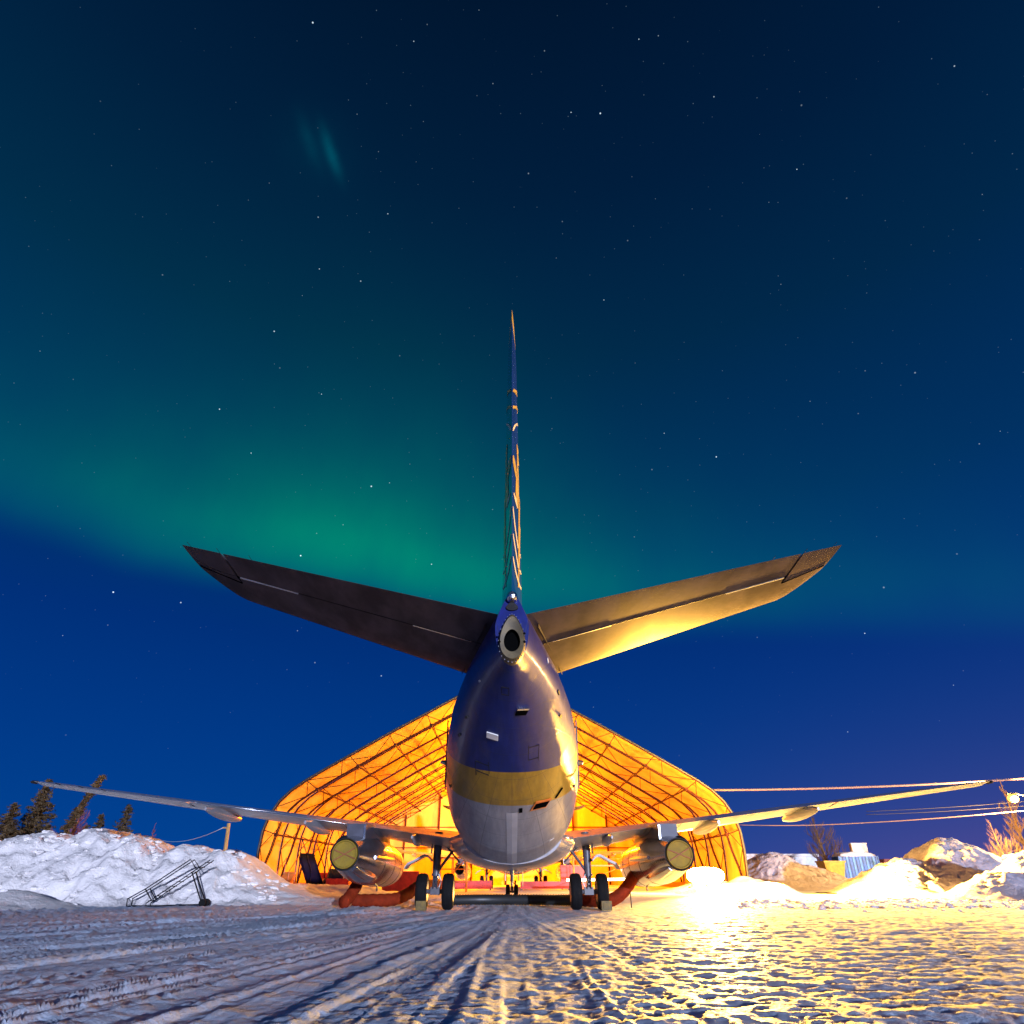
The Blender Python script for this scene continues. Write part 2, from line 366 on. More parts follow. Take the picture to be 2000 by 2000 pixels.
NYG, NXG = 560, 760
yy = 2.2 * (130 / 2.2) ** np.linspace(0, 1, NYG); uu = np.linspace(-1, 1, NXG)
Yg = np.repeat(yy[:, None], NXG, 1); Xg = uu[None, :] * (Yg * 0.93 + 4.0)
def ground_h(x, y):
    near = 1 - sstep(26, 48, y)
    left = 1 - sstep(-2.0, 4.5, x - 0.10 * (y - 10) + 1.6 * (fbm(x * .3, y * .3, 3, 5) - .5))
    # wheel and plough tracks on the left run toward the aircraft, curving in from the left
    warp = x / (27.5 - np.minimum(y, 23.5)) * 14.0 + 0.30 * (fbm(x * .25, y * .12, 3, 11) - .5)
    tr = fbm(warp * 1.6, y * 0.04, 3, 21) - 0.5
    tr2 = fbm(warp * 7.0, y * 0.10, 3, 31) - 0.5
    grooves = np.minimum(0, np.sin(warp * 2.6 + 2.0 * fbm(warp * .4, y * .05, 2, 41)) + 0.35)
    hl = 0.075 * tr + 0.06 * tr2 + 0.03 * grooves
    rn = fbm(warp * 2.1, y * 0.045, 2, 33); hl = hl + 0.055 * np.exp(-((rn - .5) / .022) ** 2) * (0.4 + fbm(warp * 3, y * 1.6, 3, 35))
    rn = fbm(warp * 3.7, y * 0.06, 2, 36); hl = hl + 0.035 * np.exp(-((rn - .52) / .02) ** 2) * (0.3 + fbm(warp * 4, y * 2.2, 3, 38))
    crumb = sstep(.53, .66, fbm(warp * .9, y * .35, 3, 44)); hl = hl + crumb * (0.075 * (fbm(x * 9, y * 9, 3, 46, .6) - .42) + .015)
    hl = hl * (1 - 0.45 * sstep(-5.0, -0.5, x))
    # right: trampled, wind-crusted snow with cross ridges
    cr = fbm(x * 0.6, y * 2.7 + 0.7 * fbm(x * .5, y * .5, 2, 51), 6, 61, 0.60) - 0.5
    cr2 = fbm(x * 4.0, y * 8.0, 4, 71, 0.65) - 0.5
    hr = 0.045 * cr + 0.028 * cr2
    # cleat prints
    cl = fbm(x * 3.2, y * 9.0, 2, 81) - .5
    fine = fbm(x * 7, y * 7, 4, 91, 0.62) - .5
    h = left * (hl + 0.012 * cl) + (1 - left) * hr + 0.04 * fine
    h = h * (0.25 + 0.75 * near) * (1 - 0.9 * sstep(46, 54, y))
    # kept level below the wheels
    for gx in (-2.53, 2.53):
        h = h * (1 - 0.85 * np.exp(-(((x - gx) / 1.1) ** 2 + ((y - 24.5) / 1.6) ** 2)))
    edge = sstep(0, 0.06, 1 - np.abs(x) / (y * 0.93 + 4.0)) * sstep(2.2, 2.7, y) * (1 - sstep(118, 130, y))
    return (h - 0.015) * edge - 0.15 * (1 - edge)
struct(grid_mesh('snow_apron', Xg, Yg, ground_h(Xg, Yg), M['snow']), 'packed, tyre-tracked snow of the parking apron')

def bank(name, x0, x1, y0, y1, nx, ny, fn, m_, label):
    X, Y = np.meshgrid(np.linspace(x0, x1, nx), np.linspace(y0, y1, ny))
    return struct(grid_mesh(name, X, Y, fn(X, Y), m_), label)

# left snow bank: crest heights read along its ridge
CR = [(-120, 1640), (0, 1655), (40, 1646), (75, 1637), (100, 1640), (120, 1651), (150, 1640), (180, 1633), (205, 1637), (228, 1651), (260, 1642), (285, 1648), (318, 1667), (340, 1662), (362, 1653), (390, 1657), (412, 1668), (440, 1663), (462, 1672), (490, 1700), (520, 1722), (560, 1738), (620, 1752)]
_c = [at(a, b, 30.5) for a, b in CR]; CRX = np.array([p.x for p in _c]); CRZ = np.array([p.z for p in _c])
def left_bank(X, Y):
    wx = X + 1.3 * (fbm(X * .35, Y * .35, 3, 7) - .5); wy = Y + 1.6 * (fbm(X * .4, Y * .4, 3, 17) - .5)
    H = np.interp(wx * 0.2 + X * 0.8, CRX, CRZ + np.where(CRX < -13, 1.6 * (CRZ - 1.95) - (CRZ - 1.95), 0))
    yb = 26.0 + 1.6 * sstep(-16, -10.5, X) * 1.0 + 0.8 * (fbm(X * .3, X * 0, 2, 27) - .5)
    t = np.clip((wy - yb) / (30.5 - yb), 0, 1)
    front = t ** 1.15 * 0.35 + 0.65 * (t * t * (3 - 2 * t))
    back = 1 - 0.75 * sstep(32, 39, Y)
    h = H * front * back
    lump = np.abs(fbm(wx * .75, wy * .75, 5, 37, .6) - .5) * 2
    h = h + np.where(t > 0, 1, 0) * sstep(0, .25, t) * (0.8 * (0.33 - lump) + 0.22 * (fbm(X * 2.4, Y * 2.4, 4, 47, .6) - .5)) * np.clip(H, 0.0, 1.6) / 1.6 * (1 - 0.65 * sstep(0.8, 1.0, t))
    # lower lobe nearer the camera at far left
    for lx, ly, sx, sy, hh in ((-20.5, 25.2, 3.4, 1.9, 1.15), (-17.2, 25.6, 1.8, 1.4, 0.62), (-25, 25, 3.5, 2.2, 1.5)):
        h = np.maximum(h, hh * np.exp(-((X - lx) / sx) ** 2 - ((Y - ly) / sy) ** 2) + 0.12 * (fbm(X * 1.6, Y * 1.6, 4, 57) - .5) - 0.06)
    # low berm running on to the hangar mouth
    h = np.maximum(h, 0.62 * np.exp(-((Y - 43 - 0.2 * (X + 12)) / 2.4) ** 2) * sstep(-5.5, -9.5, X) + 0.15 * (fbm(X * 1.2, Y * 1.2, 4, 67) - .5) - 0.08)
    ex = sstep(-48, -44, X) * (1 - sstep(-6.4, -5, X)) * sstep(21.5, 22.5, Y) * (1 - sstep(48, 50.5, Y))
    return h * ex - 0.2 * (1 - ex) - 0.03
bank('snow_bank', -48, -5, 21.5, 50.5, 430, 300, left_bank, M['bank'], 'tall white ploughed snow bank left of the aircraft')

def mound(pts, seed, rough=0.3, streak=0.0):
    def f(X, Y):
        h = np.zeros_like(X) - 0.25
        wx = X + 1.4 * (fbm(X * .4, Y * .4, 3, seed) - .5); wy = Y + 1.4 * (fbm(X * .4, Y * .4, 3, seed + 5) - .5)
        for lx, ly, sx, sy, hh in pts: h = np.maximum(h, hh * np.exp(-np.abs((wx - lx) / sx) ** 2.2 - np.abs((wy - ly) / sy) ** 2.2) - 0.12)
        k = np.clip(h, 0, 1)
        h = h + k * rough * ((0.30 - np.abs(fbm(wx * .9, wy * .9, 5, seed + 9, .6) - .5) * 2) * 0.8 + 0.5 * (fbm(X * 2.6 + streak * Y, Y * 2.6, 4, seed + 13, .6) - .5))
        return h
    return f
def pk(px, py, Y): p = at(px, py, Y); return p.x, p.z
x1, z1 = pk(1500, 1668, 64); x2, z2 = pk(1560, 1690, 63)
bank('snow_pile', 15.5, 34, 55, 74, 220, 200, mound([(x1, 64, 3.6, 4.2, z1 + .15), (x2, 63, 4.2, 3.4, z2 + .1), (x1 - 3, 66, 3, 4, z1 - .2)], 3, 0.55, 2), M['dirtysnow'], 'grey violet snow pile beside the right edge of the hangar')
xa, za = pk(1835, 1640, 48); xb, zb = pk(1905, 1655, 47); xc, zc = pk(1760, 1680, 46)
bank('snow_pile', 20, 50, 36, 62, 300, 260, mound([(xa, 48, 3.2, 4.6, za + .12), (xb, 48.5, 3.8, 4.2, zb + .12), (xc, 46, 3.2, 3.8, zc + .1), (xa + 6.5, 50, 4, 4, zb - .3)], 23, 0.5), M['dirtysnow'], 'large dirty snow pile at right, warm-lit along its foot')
xd, zd = pk(2010, 1662, 38); xe, ze = pk(1960, 1705, 37)
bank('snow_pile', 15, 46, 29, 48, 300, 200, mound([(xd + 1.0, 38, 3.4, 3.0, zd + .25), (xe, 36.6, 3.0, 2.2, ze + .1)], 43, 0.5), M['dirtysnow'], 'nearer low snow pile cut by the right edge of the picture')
xg, zg = pk(1370, 1712, 51)
bank('snow_pile', 6, 22, 42.5, 58, 200, 190, mound([(xg + .6, 45.4, 2.6, .9, 0.62), (xg - 1.6, 45.8, 1.6, .8, .5), (xg + 2.6, 46.3, 1.5, 1.0, .72), (xg + 1.5, 53, 3.6, 1.5, 0.75), (16.8, 52.5, 1.6, 1.8, 1.0)], 63, 0.4), M['bank'], 'low snow heaps shaped to widen the white glare round the capsule at the hangar mouth')  # heaps shaped to blow out white and hide the cart

# snow clods thrown up by the plough on the right
random.seed(21); cm = MB()
def clod(mb, c, r):
    n = 6; rings = []
    for k, (zz, q) in enumerate(((-.3, .8), (.15, 1.0), (.6, .6))):
        rings.append([(c[0] + r * 1.5 * q * math.cos(6.283 * i / n) * random.uniform(.7, 1.2), c[1] + r * q * math.sin(6.283 * i / n) * random.uniform(.7, 1.2), c[2] + r * zz * random.uniform(.7, 1.1)) for i in range(n)])
    mb.loft(rings)
for i in range(900):
    Y = random.choice((random.gauss(30.5, 1.0), random.gauss(26.5, .7), random.gauss(34, 1.5), random.uniform(23, 40)))
    X = random.uniform(9, 32) + (Y - 30) * .3
    clod(cm, (X, Y, 0.0), 0.035 + 0.09 * random.random() ** 3)
struct(cm.build('snow_clods', M['dirtysnow'], smooth=False), 'scattered snow clods along the plough line on the right apron', 'stuff')

ck = MB(); random.seed(5)
cx_ = np.array([random.uniform(-27, -8.5) for _ in range(1500)]); cy_ = np.array([random.uniform(24.5, 31.5) for _ in range(1500)]); ch_ = left_bank(cx_, cy_)
for a_, b_, h_ in zip(cx_, cy_, ch_):
    if h_ > .05 and fbm(np.array([a_ * .6]), np.array([b_ * .6]), 2, 88)[0] > .47: clod(ck, (a_, b_, h_), 0.03 + 0.13 * random.random() ** 3)
struct(ck.build('snow_chunks', M['bank']), 'broken snow chunks strewn over the left snow bank', 'stuff')

# ================================================================== AIRLINER  (local: x right, y forward, z up, origin on ground between the main wheels)
GY = 24.5
AIR = thing('airliner', 'blue, gold and white twin-jet airliner seen from behind, nearest the camera', 'airplane', (0, GY, 0))

ST = [  # y, half width, top, bottom, pinch of the upper part
 (15.4, .03, 2.75, 2.65, 0), (15.1, .42, 3.2, 2.3, 0), (14.5, .80, 3.55, 2.0, 0), (13.5, 1.22, 4.15, 1.68, 0), (12.2, 1.58, 4.85, 1.42, 0), (10.6, 1.80, 5.15, 1.28, 0), (8.5, 1.88, 5.2, 1.2, 0),
 (3, 1.88, 5.2, 1.2, 0), (-3.0, 1.88, 5.2, 1.2, 0), (-4.5, 1.85, 5.2, 1.24, 0), (-6, 1.775, 5.2, 1.47, 0), (-7, 1.69, 5.2, 1.74, 0), (-8, 1.60, 5.2, 2.03, 0.02), (-9, 1.47, 5.2, 2.36, 0.05), (-10, 1.33, 5.2, 2.70, .09),
 (-11, 1.13, 5.2, 3.05, .15), (-12, .91, 5.2, 3.39, .24), (-13, .63, 5.22, 3.70, .38), (-13.7, .42, 5.25, 3.88, .52), (-14.15, .285, 5.24, 3.97, .62)]
def fus_at(y):
    ys = [s[0] for s in ST][::-1]; return [float(np.interp(y, ys, [s[k] for s in ST][::-1])) for k in range(1, 5)]
def fus_ring(y, n=64):
    hw, tp, bt, pn = fus_at(y); c = (tp + bt) / 2; hz = (tp - bt) / 2; pts = []
    for k in range(n):
        a = 2 * math.pi * k / n; sx, cz = math.sin(a), math.cos(a)
        e = 0.94
        x = hw * math.copysign(abs(sx) ** e, sx) * (1 - pn * max(0, cz) ** 1.2); z = c + hz * math.copysign(abs(cz) ** e, cz)
        pts.append((x, y, z))
    return pts
ysamp = sorted(set([s[0] for s in ST] + list(np.linspace(15.3, 8.5, 16)) + list(np.linspace(-3, -14.1, 40))), reverse=True)
# smooth the body lines a little
fus_mb = MB(); fus_mb.loft([fus_ring(y) for y in ysamp])
fus = fus_mb.build('fuselage', M['livery'], AIR, smooth=True)
BVH = BVHTree.FromPolygons([Vector(v) + Vector((0, GY, 0)) for v in fus_mb.v], fus_mb.f)
def on_fus(px, py):
    h = BVH.ray_cast(Vector((0, 0, CAMH)), ray(px, py))
    return (h[0] - Vector((0, GY, 0)), h[1]) if h[0] is not None else (None, None)
def plate(name, px, py, wpx, hpx, m_, lift=0.012, tilt=0.0, depth=0.02, label=None):
    """small fitting standing on the fuselage skin"""
    p, n = on_fus(px, py)
    if p is None: return None
    if n.dot(ray(px, py)) > 0: n = -n
    dist = (p + Vector((0, GY, 0)) - Vector((0, 0, CAMH))).length; sc = dist / F
    rt = (Vector((1, 0, 0)) - n * n.x).normalized(); up = n.cross(rt).normalized()
    rot = Matrix((rt, up, n)).transposed() @ Matrix.Rotation(tilt, 3, 'Z')
    mb = MB(); mb.box(p + n * lift, (wpx * sc, hpx * sc / max(.3, abs(n.dot(ray(px, py)))) , depth), rot)
    o = mb.build(name, m_, fus)
    if label: o['label'] = label
    return o
plate('air_outlet', 1017, 1390, 22, 9, M['black'], tilt=R(-17))
plate('air_outlet_lip', 1019, 1382, 23, 2.5, M['bare'], .02, R(-17), .05)
plate('placard', 960, 1437, 22, 9, M['white'], tilt=R(-2))
plate('vent_frame', 1054, 1571, 33, 10, M['orange'], .008, R(-22), .02)
plate('vent_slot', 1054, 1571, 28, 6, M['black'], .016, R(-22), .03)
plate('drain_port', 1015, 1582, 6, 6, M['black'])
plate('drain_port', 1089, 1548, 5, 7, M['black'], tilt=R(-40))
for (px, py, t_) in ((1088, 1352, -.9), (1092, 1398, -.9), (910, 1400, .9), (896, 1435, .9)): plate('skin_step', px, py, 13, 1.6, M['soot'], .012, t_)
for (px, py, wp, hp, t_) in ((940, 1500, 26, 18, 0), (1040, 1470, 20, 24, -.1), (985, 1350, 14, 14, 0)):
    for (ox, oy, w2, h2) in ((0, -hp / 2, wp, 1.1), (0, hp / 2, wp, 1.1), (-wp / 2, 0, 1.1, hp), (wp / 2, 0, 1.1, hp)): plate('hatch_edge', px + ox, py + oy, w2, h2, M['soot'], -.002, t_ * 0, .012)
for (px, py, t_) in ((1068, 1290, -.9), (935, 1330, .8), (1075, 1640, -.5)): plate('stencil', px, py, 9, 1.5, M['white'], .004, t_, .008)
# white strip along the keel
for yk in np.linspace(-5.2, -8.6, 6): pass
kb = MB(); kr = [[(sx * 0.13, y, fus_at(y)[2] - 0.004 - (0 if abs(sx) == 1 else .012)) for sx in (-1, 0, 1)] for y in np.linspace(-3.6, -8.5, 14)]
kb.loft(kr, False, False, closed=False); kb.build('keel_strip', mat('keel_strip_paint', (.44, .43, .45), .35, var=.1), fus)
# tail cone: exhaust of the auxiliary power unit with its teardrop ring
def teardrop(y, hw, z0, z1, n=40, sharp=.55):
    pts = []
    for k in range(n):
        a = 2 * math.pi * k / n; zz = (z0 + z1) / 2 + (z1 - z0) / 2 * math.cos(a)
        u = (math.cos(a) + 1) / 2; pts.append((hw * math.sin(a) * (1 - sharp * u ** 1.5), y - .10 * (1 - u) * 0, zz))
    return pts
rb = MB(); rb.loft([teardrop(-14.05, .262, 3.95, 4.80, sharp=.42), teardrop(-14.22, .255, 3.965, 4.78, sharp=.42), teardrop(-14.30, .225, 4.0, 4.72, sharp=.4), teardrop(-14.285, .145, 4.12, 4.50, sharp=.2)], False, False)
rg = rb.build('exhaust_ring', mat('heat_stained_metal', (.11, .08, .035), .55, metal=.2, var=.45, vscale=6), fus, smooth=True)
rv = MB(); rv.loft([teardrop(-14.275, .15, 4.112, 4.508, sharp=.2), teardrop(-14.18, .13, 4.14, 4.48, sharp=.2)], False, True); rv.build('exhaust_opening', M['black'], rg)
for sx in (-1, 1):
    for zz in (4.28, 4.42): MB().lathe([(0, .001), (0, .02), (.02, .02), (.02, .001)], (sx * .205, -14.29, zz), (0, -1, 0), 8).build('bolt', M['black'], rg)
for k in range(26):
    a = 2 * math.pi * k / 26; p = teardrop(-14.22, .259, 3.96, 4.785, 26, .42)[k]
    MB().box(p, (.012, .03, .012)).build('rivet', M['bare'], rg)
tl = MB(); tl.lathe([(0, .001), (0, .1), (.14, .09), (.2, .05), (.21, .001)], (0, -14.12, 5.10), (0, -1, 0), 16); tl.build('tail_light', M['bare'], fus, smooth=True)
sp = MB(); sp.loft([teardrop(-13.9, .15, 4.86, 5.04), teardrop(-14.19, .12, 4.87, 5.02)], True, True); sp.build('tail_fairing', M['soot'], fus)
# belly fittings
MB().tube([(0, -2.2, 1.25), (0, -2.35, 0.78)], [.06, .045], 8).build('drain_mast', M['bare'], fus)
def blade(name, x, y, z, h, c, m_):
    b = MB(); b.loft([[(x - .02, y, z), (x, y + c / 2, z), (x + .02, y, z), (x, y - c / 2, z)], [(x - .012, y - .12, z - h), (x, y - .12 + c * .28, z - h), (x + .012, y - .12, z - h), (x, y - .12 - c * .28, z - h)]]); return b.build(name, m_, fus)
blade('blade_antenna', .38, 2.0, 1.25, .62, .34, M['white']); blade('blade_antenna', 0, 5.5, 1.25, .5, .35, M['white'])
# rear service doors outlines and handle fairings on the sides
for sx in (-1, 1):
    hw = fus_at(-7.6)[0]
    b = MB()
    for y_, z_, sy, sz in ((-7.0, 3.6, .03, 1.5), (-7.85, 3.6, .03, 1.5), (-7.42, 4.36, .88, .03), (-7.42, 2.84, .88, .03)):
        hh, tp, bt, _ = fus_at(y_); c = (tp + bt) / 2; hz = (tp - bt) / 2
        b.box((sx * (hh * math.sqrt(max(0, 1 - ((z_ - c) / hz) ** 2)) + .0), y_, z_), (.03, sy, sz))
    b.build('service_door_frame', M['dsteel'], fus)
    hh, tp, bt, _ = fus_at(-6.6)
    b = MB(); b.lathe([(0, .001), (0, .07), (.16, .05), (.2, .001)], (sx * (hh - .02), -6.5, 3.55), (sx, -.3, 0), 10); b.build('sensor_pod', M['bare'], fus, smooth=True)
# cabin windows along the sides
for sx in (-1, 1):
    for k in range(30):
        y_ = 10.2 - k * .52
        hh, tp, bt, _ = fus_at(y_); c = (tp + bt) / 2; hz = (tp - bt) / 2; z_ = 3.72
        xx = hh * math.sqrt(1 - ((z_ - c) / hz) ** 2)
        MB().box((sx * (xx - .006), y_, z_), (.03, .25, .36)).build('window', M['soot'], fus)
# wing root fairing below the body
fb = MB(); rr = []
for y_, k in ((5.6, .12), (4.6, .55), (3, .9), (0.5, 1), (-1.2, .96), (-2.4, .75), (-3.6, .35), (-4.4, .08)):
    rr.append([((1.35 + .72 * k) * math.sin(a) * (1 if abs(math.sin(a)) < 1 else 1), y_, 1.95 - (.72 + .16 * k) * math.cos(a) if abs(a) < 1.7 else 1.95) for a in np.linspace(-1.75, 1.75, 25)])
fb.loft(rr, True, True); fb.build('wing_root_fairing', mat('belly_paint', (.33, .31, .33), .3, var=.25, coat=.4, bump=.1, bscale=3), AIR, smooth=True)

# ---- lifting surfaces from aerofoil sections
def naca(x, t): return 5 * t * (.2969 * math.sqrt(max(x, 0)) - .126 * x - .3516 * x * x + .2843 * x ** 3 - .1036 * x ** 4)
def foil(a, b, t, n=14):
    """closed (u, h) outline between chord fractions a and b"""
    us = [a + (b - a) * (0.5 - .5 * math.cos(math.pi * i / n)) for i in range(n + 1)]
    return [(u, naca(u, t) + .002) for u in reversed(us)] + [(u, -naca(u, t) - .002) for u in us]
def surf(mapf, spans, a, b, name, m_, parent, n=14, flip=False):
    mb = MB(); rings = []
    for sp_ in spans: rings.append([mapf(sp_, u, h) for u, h in foil(a(sp_) if callable(a) else a, b(sp_) if callable(b) else b, 1.0, n)])
    mb.loft(rings if not flip else rings[::-1]); return mb.build(name, m_, parent, smooth=True)
def frange(a, b, n): return [a + (b - a) * i / n for i in range(n + 1)]

# wings
DI = math.tan(R(6))
def wing_le(x): return (4.7 - (x) * .52) + (0.9 * max(0, (4.2 - x) / 2.4) if x < 4.2 else 0)
def wing_te(x): return -1.55 if x < 4.9 else -1.55 - (x - 4.9) * .285
def wing_map(sx):
    def f(x, u, h):
        le, te = wing_le(x), wing_te(x); c = le - te; t = .132 - .03 * (x - 1.8) / 12.3
        z = 2.12 + (x - 1.9) * DI + h * t * c * .9 - .035 * c * (u - .4) * 1.0 + (-.02 * c) * math.sin(math.pi * u)
        return (sx * x, le - u * c, z)
    return f
for sx in (-1, 1):
    wm = wing_map(sx); flip = sx < 0
    wg = surf(wm, frange(1.3, 4.9, 6) + frange(5.2, 13.9, 14) + [14.08, 14.16], 0.0, .735, 'wing', M['grey'], AIR, flip=flip)
    for nm, a_, b_ in (('inboard_flap', 1.75, 4.35), ('outboard_flap', 5.45, 9.95), ('aileron', 10.03, 13.25)):
        surf(wm, frange(a_, b_, 6), .742, 1.0, nm, M['grey'], wg, 8, flip)
    surf(wm, [4.37, 4.9, 5.43], .742, 1.0, 'thrust_gate', M['grey'], wg, 8, flip)
    surf(wm, [13.27, 13.7, 14.1], .742, 1.0, 'wing_tip', M['grey'], wg, 8, flip)
    # flap track fairings
    for fx, L, rr_ in ((6.35, 3.1, .15), (9.15, 2.9, .135), (3.1, 2.2, .13)):
        b = MB(); zc = wm(fx, .72, 0)[2] - .16; rings = []
        for i in range(9):
            u = i / 8; r_ = rr_ * (math.sin(math.pi * (u * .9 + .06)) ** .6); y_ = wing_te(fx) + L - .75 - u * L
            rings.append([(sx * fx + .82 * r_ * math.sin(q), y_, zc + .08 * u - .04 + r_ * 1.3 * math.cos(q)) for q in [6.28318 * k / 12 for k in range(12)]])
        b.loft(rings if sx > 0 else rings); b.build('flap_track_fairing', M['grey'], wg, smooth=True)
    # tip light, discharge wicks
    p = wm(14.16, .75, 0); b = MB(); b.lathe([(0, .001), (0.0, .05), (.16, .04), (.22, .001)], (p[0], p[1] - .1, p[2]), (sx * .5, -1, 0), 8); b.build('tip_light', M['soot'], wg)
    for fx in (12.2, 12.8, 13.4): p = wm(fx, 1, 0); MB().bar(p, (p[0], p[1] - .28, p[2] + .02), .008).build('static_wick', M['soot'], wg)
    # engine pylon: flat fairing over the nacelle ending in a square block behind the wing
    b = MB(); b.loft([[(sx * 4.85 + dx, y_, z_) for dx, z_ in ((-wd, z0), (wd, z0), (wd, z1), (-wd, z1))] for y_, wd, z0, z1 in ((3.9, .06, 1.85, 2.0), (2.0, .28, 1.7, 2.35), (-1.3, .33, 1.75, 2.40), (-2.25, .30, 1.86, 2.37))]); b.build('engine_pylon', M['pylon'], wg)
    b = MB(); b.box((sx * 4.58, -2.0, 2.12), (.05, .65, .42)).build('pylon_seam', M['bare'], wg)

# tailplanes
DH = math.tan(R(8.0))
def tp_le(x): return -9.35 - (x - .7) * .745
def tp_te(x): return -13.62 - (x - .3) * .262
def tp_map(sx):
    def f(x, u, h):
        le, te = tp_le(x), tp_te(x)
        if x > 5.15: le -= 1.0 * ((x - 5.15) / .35) ** 1.8
        c = le - te; t = .095
        return (sx * x, le - u * c, 4.98 + x * DH * .96 + h * t * c)
    return f
for sx in (-1, 1):
    tm = tp_map(sx); flip = sx < 0
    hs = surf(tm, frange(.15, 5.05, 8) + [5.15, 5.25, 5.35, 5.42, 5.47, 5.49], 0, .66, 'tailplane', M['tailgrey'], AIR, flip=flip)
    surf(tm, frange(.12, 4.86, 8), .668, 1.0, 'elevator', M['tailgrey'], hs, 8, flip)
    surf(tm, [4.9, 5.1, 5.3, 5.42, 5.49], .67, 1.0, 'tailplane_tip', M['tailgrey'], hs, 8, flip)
    # bright hinge gap strips and horn notch
    for a_, b_ in (((.8, 1.9), (3.9, 4.84))[0:2]):
        p, q = tm(a_, .664, -naca(.664, 1) - .006), tm(b_, .664, -naca(.664, 1) - .006)
        MB().tube([p, q], .017, 6).build('hinge_gap_strip', M['bare'], hs)
    mid = MB(); ps = [tm(x, .667, -naca(.66, 1) - .002) for x in (.6, 2, 3.4, 4.86)]; mid.tube(ps, .009, 5); mid.build('hinge_line', M['soot'], hs)
    p = tm(4.88, .80, -naca(.8, 1)); MB().tube([tm(4.88, .668, -naca(.668, 1) - .004), tm(4.88, .56, -naca(.56, 1) - .004), tm(5.46, .47, -naca(.47, 1) - .004)], .016, 5).build('horn_gap', M['black'], hs)
    le = MB(); ps = [tm(x, .0, 0) for x in frange(.75, 5.1, 10)]
    lr = [[tm(x, u, h * 1.0 + (.004 if h > 0 else -.004)) for u, h in [(.05, naca(.05, 1)), (.02, naca(.02, 1)), (.004, naca(.004, 1)), (0, 0), (.004, -naca(.004, 1)), (.02, -naca(.02, 1)), (.05, -naca(.05, 1))]] for x in frange(.75, 5.1, 10)]
    lr = [[(v[0], v[1] + .008, v[2]) for v in r_] for r_ in lr]
    le.loft(lr if not flip else lr[::-1], False, False, closed=False); le.build('leading_edge', M['bare'], hs, smooth='all')
    b = MB(); b.loft([[(sx * (fus_at(y_)[0] * .86), y_, 5.0 + dz) for dz in (-.09, .09)] for y_ in (-10.0, -11.4, -13.2)], False, False, closed=False); b.build('root_seal_plate', M['soot'], hs)
    for fx in (4.4, 4.9, 5.35): p = tm(fx, 1, 0); MB().bar(p, (p[0], p[1] - .16, p[2] + .01), .004).build('static_wick', M['soot'], hs)

# fin and rudder
def fin_le(z): return -8.1 - (z - 5.0) * .80
def fin_te(z): return -13.75 - (z - 5.1) * .205
def fin_map(z, u, h):
    le, te = fin_le(z), fin_te(z)
    if z > 10.7: le -= .7 * ((z - 10.7) / .45) ** 2
    c = le - te; return (h * .093 * c, le - u * c, z)
fin = surf(fin_map, frange(4.6, 10.7, 10) + [10.85, 10.93], 0, .69, 'fin', M['blue'], AIR)
surf(fin_map, frange(5.26, 10.7, 9) + [10.93], .698, 1.0, 'rudder', M['blue'], fin, 8)
surf(fin_map, [10.935, 11.02, 11.1, 11.16, 11.19], 0.1, 1.0, 'fin_cap', M['gold'], fin, 10)
b = MB(); b.loft([[(0, -5.2, 5.15), (.02, -5.2, 5.15), (0, -5.2, 5.16)], [(-.16, -8.3, 5.1), (.16, -8.3, 5.1), (0, -8.5, 5.75)]]); b.build('dorsal_fin', M['blue'], fin)
GOLDP = M['gold']; PALE = mat('pale_gold_paint', (.80, .70, .48), .35)
FV = fin.data; RV = [c_ for c_ in fin.children if c_.name.startswith('rudder')][0].data
_fv, _ff = [], []
for me_ in (FV, RV):
    o_ = len(_fv); _fv += [v.co + Vector((0, GY, 0)) for v in me_.vertices]; _ff += [tuple(i + o_ for i in p.vertices) for p in me_.polygons]
FBVH = BVHTree.FromPolygons(_fv, _ff)
def fin_hit(px, py):
    for k in range(40):
        h = FBVH.ray_cast(Vector((0, 0, CAMH)), ray(px, py))
        if h[0] is not None and h[0].x >= 0: return h[0] - Vector((0, GY, 0))
        px += (999.2 - px) * .12
    return None
def fin_mark(pts, m_):
    """a painted stroke on the fin skin: (x, y, width) samples traced on its right face, mirrored to the left face"""
    P = []
    for a, b in zip(pts, pts[1:]):
        for i in range(5): u = i / 5; P.append([a[k] + (b[k] - a[k]) * u for k in range(3)])
    P.append(list(pts[-1]))
    for sd in (1, -1):
        mb = MB(); rings = []
        for i, p in enumerate(P):
            q0, q1 = P[max(i - 1, 0)], P[min(i + 1, len(P) - 1)]; tx, ty = q1[0] - q0[0], q1[1] - q0[1]; L = math.hypot(tx, ty) or 1
            nx, ny = -ty / L, tx / L; ring = []
            for q in (-.5, .5):
                h = fin_hit(max(999.15, p[0] + nx * p[2] * q), p[1] + ny * p[2] * q)
                if h is not None: ring.append((sd * (h.x + .007), h.y, h.z))
            if len(ring) == 2: rings.append(ring)
        if len(rings) > 1: mb.loft(rings, False, False, closed=False); mb.build('fin_marking', m_, fin)
fin_mark([(999.2, 761.5, 6), (1004.5, 764.7, 5), (1008, 771, 3.5), (1009.5, 776, 2)], GOLDP)
fin_mark([(999.2, 795, 6), (1005, 795.2, 5), (1009, 800, 3.5), (1010.5, 808, 2)], GOLDP)
fin_mark([(999.2, 841, 3), (1003, 832, 3.4), (1007, 828, 3.4), (1010.5, 834, 2)], PALE)
fin_mark([(1007, 868, 1), (1009, 889, 3.5), (1010, 915, 6), (1011.5, 948, 5), (1012.5, 1000, 4.4), (1011.5, 1060, 3.4), (1011, 1110, 2.4), (1010, 1147, 1.6)], GOLDP)
fin_mark([(999.4, 889, 2), (1001.5, 902, 4.5), (1004, 918, 4.2), (1006.5, 935, 2)], GOLDP)
